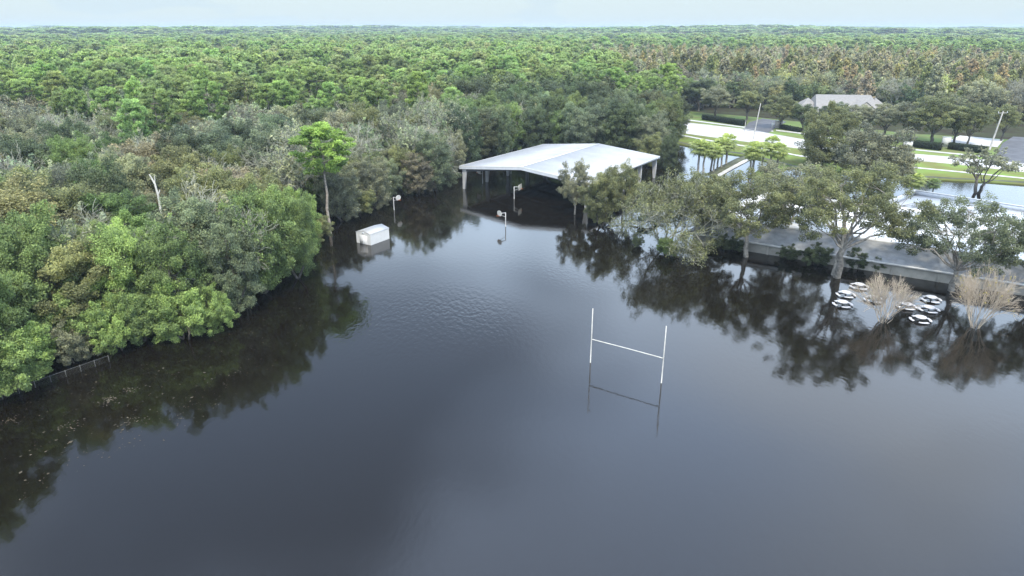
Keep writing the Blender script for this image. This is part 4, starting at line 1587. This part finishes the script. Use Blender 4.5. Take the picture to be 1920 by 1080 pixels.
ORD = ('leftmost second third fourth fifth sixth seventh eighth ninth tenth eleventh twelfth thirteenth fourteenth fifteenth sixteenth seventeenth eighteenth '
       'nineteenth twentieth twenty-first twenty-second twenty-third twenty-fourth twenty-fifth twenty-sixth twenty-seventh twenty-eighth twenty-ninth thirtieth thirty-first thirty-second thirty-third thirty-fourth thirty-fifth thirty-sixth thirty-seventh thirty-eighth thirty-ninth fortieth').split()
ORD += ['forty-' + w for w in 'first second third fourth fifth sixth seventh eighth ninth'.split()]
planted = {}
KW = {'oak': 'leafy tree', 'pine': 'pine', 'bare': 'bare tree', 'cypress': 'feathery tree'}
far_pts = []
near = forest_points()
nk, npx, nd, nnz = kinds_for(near)
LIMIT = {'oak': 225, 'pine': 285, 'bare': 270, 'cypress': 285}
for k in LIMIT:
    idx = np.where(nk == k)[0]
    idx = idx[np.argsort(nd[idx])]
    cnt = 0
    for i in idx:
        x, y, d, px = near[i, 0], near[i, 1], nd[i], npx[i]
        inview = -40 < px < 1960
        sh = float(signed_dist(np.array([[x, y]]), LAND_POLY)[0])
        kind = k
        if k == 'oak':
            H = random.uniform(9.0, 15.0) if not (px > 860 and d < 215) else random.uniform(13.5, 17.5)
            if sh > -14 or (px > 860 and d < 200):
                H *= .85
                kind = 'edge'
        elif k == 'pine':
            H = random.uniform(13.0, 19.5)
        elif k == 'bare':
            H = random.uniform(10.0, 14.5)
        else:
            H = random.uniform(13.5, 18.5)
        t = tint_for(k, px, d, nnz[i])
        if cnt < LIMIT[k] and inview:
            a, b = zone(px, d)
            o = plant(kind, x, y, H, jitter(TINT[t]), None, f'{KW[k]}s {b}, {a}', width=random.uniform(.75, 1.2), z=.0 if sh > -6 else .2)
            planted.setdefault((COLOUR_WORD[t], KW[k], b, a), []).append((px, o))
            cnt += 1
        else:
            far_pts.append((x, y, .2, H / BASE_H[k], random.uniform(.9, 1.15), k, t))


for (cw_, kw_, b_, a_), lst in planted.items():
    lst.sort(key=lambda q: q[0])
    for i, (px, o) in enumerate(lst):
        if len(lst) == 1:
            o['label'] = f'only {cw_} {kw_} {b_}, {a_}'
        else:
            o['label'] = (f'{ORD[i]} {cw_} {kw_} from left, {b_}, {a_}' if i else f'leftmost {cw_} {kw_} {b_}, {a_}') if i < len(ORD) else f'{cw_} {kw_} {b_}, {a_}'


def far_forest():
    rings = [ring(420, 560, 6.6, R(-41), R(42)), ring(560, 800, 10, R(-41), R(41)), ring(800, 1300, 16, R(-41), R(41)), ring(1300, 2200, 27, R(-40), R(40)), ring(2200, 4200, 48, R(-40), R(40)), ring(4200, 8000, 95, R(-40), R(40))]
    wide = [1.15, 1.5, 2.3, 3.8, 6.5, 12.0]
    for P, w in zip(rings, wide):
        kd, px, d, nz = kinds_for(P)
        for i in range(len(P)):
            k = kd[i]
            if k == 'bare' and d[i] > 900:
                k = 'oak'
            H = {'oak': random.uniform(8, 16), 'pine': random.uniform(12, 20), 'bare': random.uniform(10, 15), 'cypress': random.uniform(12, 18)}[k]
            t = tint_for(k, px[i], d[i], nz[i])
            wb = w / 1.15 * random.uniform(.75, 1.25)
            s = H / BASE_H[k] * (1 + (.7 * float(value_noise(P[i:i + 1, 0], P[i:i + 1, 1], 900, 21)[0]) if d[i] > 1500 else 0))
            if k in ('pine', 'cypress') and wb > 2.5:
                wb *= 1.2
            far_pts.append((P[i, 0], P[i, 1], .2, s, wb, k, t))


far_forest()


def build_far():
    protos = {'oak': [broadleaf(H=13, r=rr, z0=.2, lobes=9, cl=9, lv=40, leaf=.30, cr=1.1, twig=False) for rr in (4.6, 5.2, 4.2)],
              'pine': [pine(H=17, r=rr, z0=.5, tiers=7, per=5, nd=34, needle=.45, wdt=.2, puff=.85) for rr in (3.8, 4.3, 3.5)],
              'bare': [bare(H=12, depth=4, spread=.6, leafy=.35, leaf=.34, stems=2, vase=.3, wmin=.045, lv=8) for _ in range(2)],
              'cypress': [cypress(16, 3.2, 9, .36, 16, 6), cypress(17, 2.8, 9, .36, 16, 6)]}
    coll = bpy.data.collections.new('distant_tree_kinds')
    order, names = {}, []
    k0 = 0
    for k, lst in protos.items():
        order[k] = []
        for tm, cm in lst:
            # trunk and crown of a kind joined in one mesh
            mb = MB()
            for me, mi in ((tm, 0), (cm, 1)):
                V = np.empty(len(me.vertices) * 3, np.float32)
                me.vertices.foreach_get('co', V)
                F = np.empty(len(me.loops), np.int32)
                me.loops.foreach_get('vertex_index', F)
                lt = np.empty(len(me.polygons), np.int32)
                me.polygons.foreach_get('loop_total', lt)
                ls = np.empty(len(me.polygons), np.int32)
                me.polygons.foreach_get('loop_start', ls)
                q = lt == 4
                F4 = F[ls[q][:, None] + np.arange(4)]
                va = np.empty(len(me.vertices), np.float32)
                me.attributes['var'].data.foreach_get('value', va)
                mb.add(V.reshape(-1, 3), F4, mi, va)
            me = mb.mesh('distant_tree', [tm.materials[0], 'leaf_far'])
            nm = f'distant_tree_{k0:02d}'
            o = bpy.data.objects.new(nm, me)
            coll.objects.link(o)
            order[k].append(k0)
            k0 += 1
    n = len(far_pts)
    me = bpy.data.meshes.new('distant_forest')
    me.vertices.add(n)
    me.vertices.foreach_set('co', np.array([p[:3] for p in far_pts], np.float32).ravel())

    def attr(name, ty, data, key='value'):
        a = me.attributes.new(name, ty, 'POINT')
        a.data.foreach_set(key, data)
    attr('kind_index', 'INT', np.array([random.choice(order[p[5]]) for p in far_pts], np.int32))
    attr('size', 'FLOAT_VECTOR', np.array([(p[3] * p[4], p[3] * p[4], p[3]) for p in far_pts], np.float32).ravel(), 'vector')
    attr('turn', 'FLOAT_VECTOR', np.array([(0, 0, random.uniform(0, 6.28)) for p in far_pts], np.float32).ravel(), 'vector')
    attr('tint', 'FLOAT_COLOR', np.array([(*jitter(TINT[p[6]]), 1) for p in far_pts], np.float32).ravel(), 'color')
    o = put('distant_forest', me)
    tag(o, 'far forest of mixed pines and leafy trees running to the horizon', None, None, 'stuff')
    ng = bpy.data.node_groups.new('scatter_trees', 'GeometryNodeTree')
    ng.interface.new_socket('Geometry', in_out='INPUT', socket_type='NodeSocketGeometry')
    ng.interface.new_socket('Geometry', in_out='OUTPUT', socket_type='NodeSocketGeometry')
    N, L = ng.nodes.new, ng.links.new
    gi, go = N('NodeGroupInput'), N('NodeGroupOutput')
    mp = N('GeometryNodeMeshToPoints')
    L(gi.outputs[0], mp.inputs['Mesh'])
    ci = N('GeometryNodeCollectionInfo')
    ci.inputs['Collection'].default_value = coll
    ci.inputs['Separate Children'].default_value = True
    ci.inputs['Reset Children'].default_value = True
    ip = N('GeometryNodeInstanceOnPoints')
    L(mp.outputs[0], ip.inputs['Points'])
    L(ci.outputs[0], ip.inputs['Instance'])
    ip.inputs['Pick Instance'].default_value = True

    def named(nm, ty):
        a = N('GeometryNodeInputNamedAttribute')
        a.data_type = ty
        a.inputs['Name'].default_value = nm
        return a.outputs['Attribute']
    L(named('kind_index', 'INT'), ip.inputs['Instance Index'])
    L(named('size', 'FLOAT_VECTOR'), ip.inputs['Scale'])
    L(named('turn', 'FLOAT_VECTOR'), ip.inputs['Rotation'])
    L(ip.outputs[0], go.inputs[0])
    md = o.modifiers.new('scatter_trees', 'NODES')
    md.node_group = ng
    print('distant trees', n)


build_far()

# ------------------------------------------------------------------ leaf litter afloat on the left
def build_debris():
    mb = MB()
    n = 700
    px = rng.uniform(-60, 620, n)
    base = np.interp(px, [-60, 0, 190, 330, 480, 620], [785, 752, 692, 676, 600, 500])
    py = base + rng.uniform(0, 1, n) ** 1.3 * np.interp(px, [-60, 300, 620], [230, 150, 90])
    C3 = np.array([tuple(G(a, b, .015)) for a, b in zip(px, py)])
    s = np.exp(rng.normal(size=n) * .45) * .034
    mb.leaves(C3, np.array([0, 0, 1.0]) + rng.normal(size=(n, 3)) * .05, s * 1.5, s, rng.random(n))
    # a few drifts of the same litter
    for (a, b, k, sp) in ((207, 750, 60, .35), (240, 732, 30, .3), (245, 790, 30, .45), (130, 800, 30, .5), (15, 790, 30, .4), (1880, 628, 14, .25)):
        c = np.array(tuple(G(a, b, .017)))
        P = c + rng.normal(size=(k, 3)) * np.array([sp * 1.3, sp, 0])
        s = rng.uniform(.03, .07, k)
        mb.leaves(P, np.array([0, 0, 1.0]) + rng.normal(size=(k, 3)) * .05, s * 1.5, s, rng.random(k))
    o = mb.build('floating_litter', 'debris')
    tag(o, 'scattered leaf litter floating on the dark water at left', None, None, 'stuff')


build_debris()


# ------------------------------------------------------------------ air
def build_haze():
    mb = MB()
    mb.box((0, 5000, 19), (29000, 19500, 42))
    m = bpy.data.materials.new('thin_haze')
    m.use_nodes = True
    nt = m.node_tree
    nt.nodes.clear()
    out = nt.nodes.new('ShaderNodeOutputMaterial')
    v = nt.nodes.new('ShaderNodeVolumePrincipled')
    v.inputs['Color'].default_value = (0.70, 0.82, 0.92, 1)
    v.inputs['Density'].default_value = HAZE
    v.inputs['Anisotropy'].default_value = 0.1
    nt.links.new(v.outputs[0], out.inputs['Volume'])
    o = mb.build('haze', [m])
    tag(o, kind='stuff')


HAZE = 0.0002
build_haze()
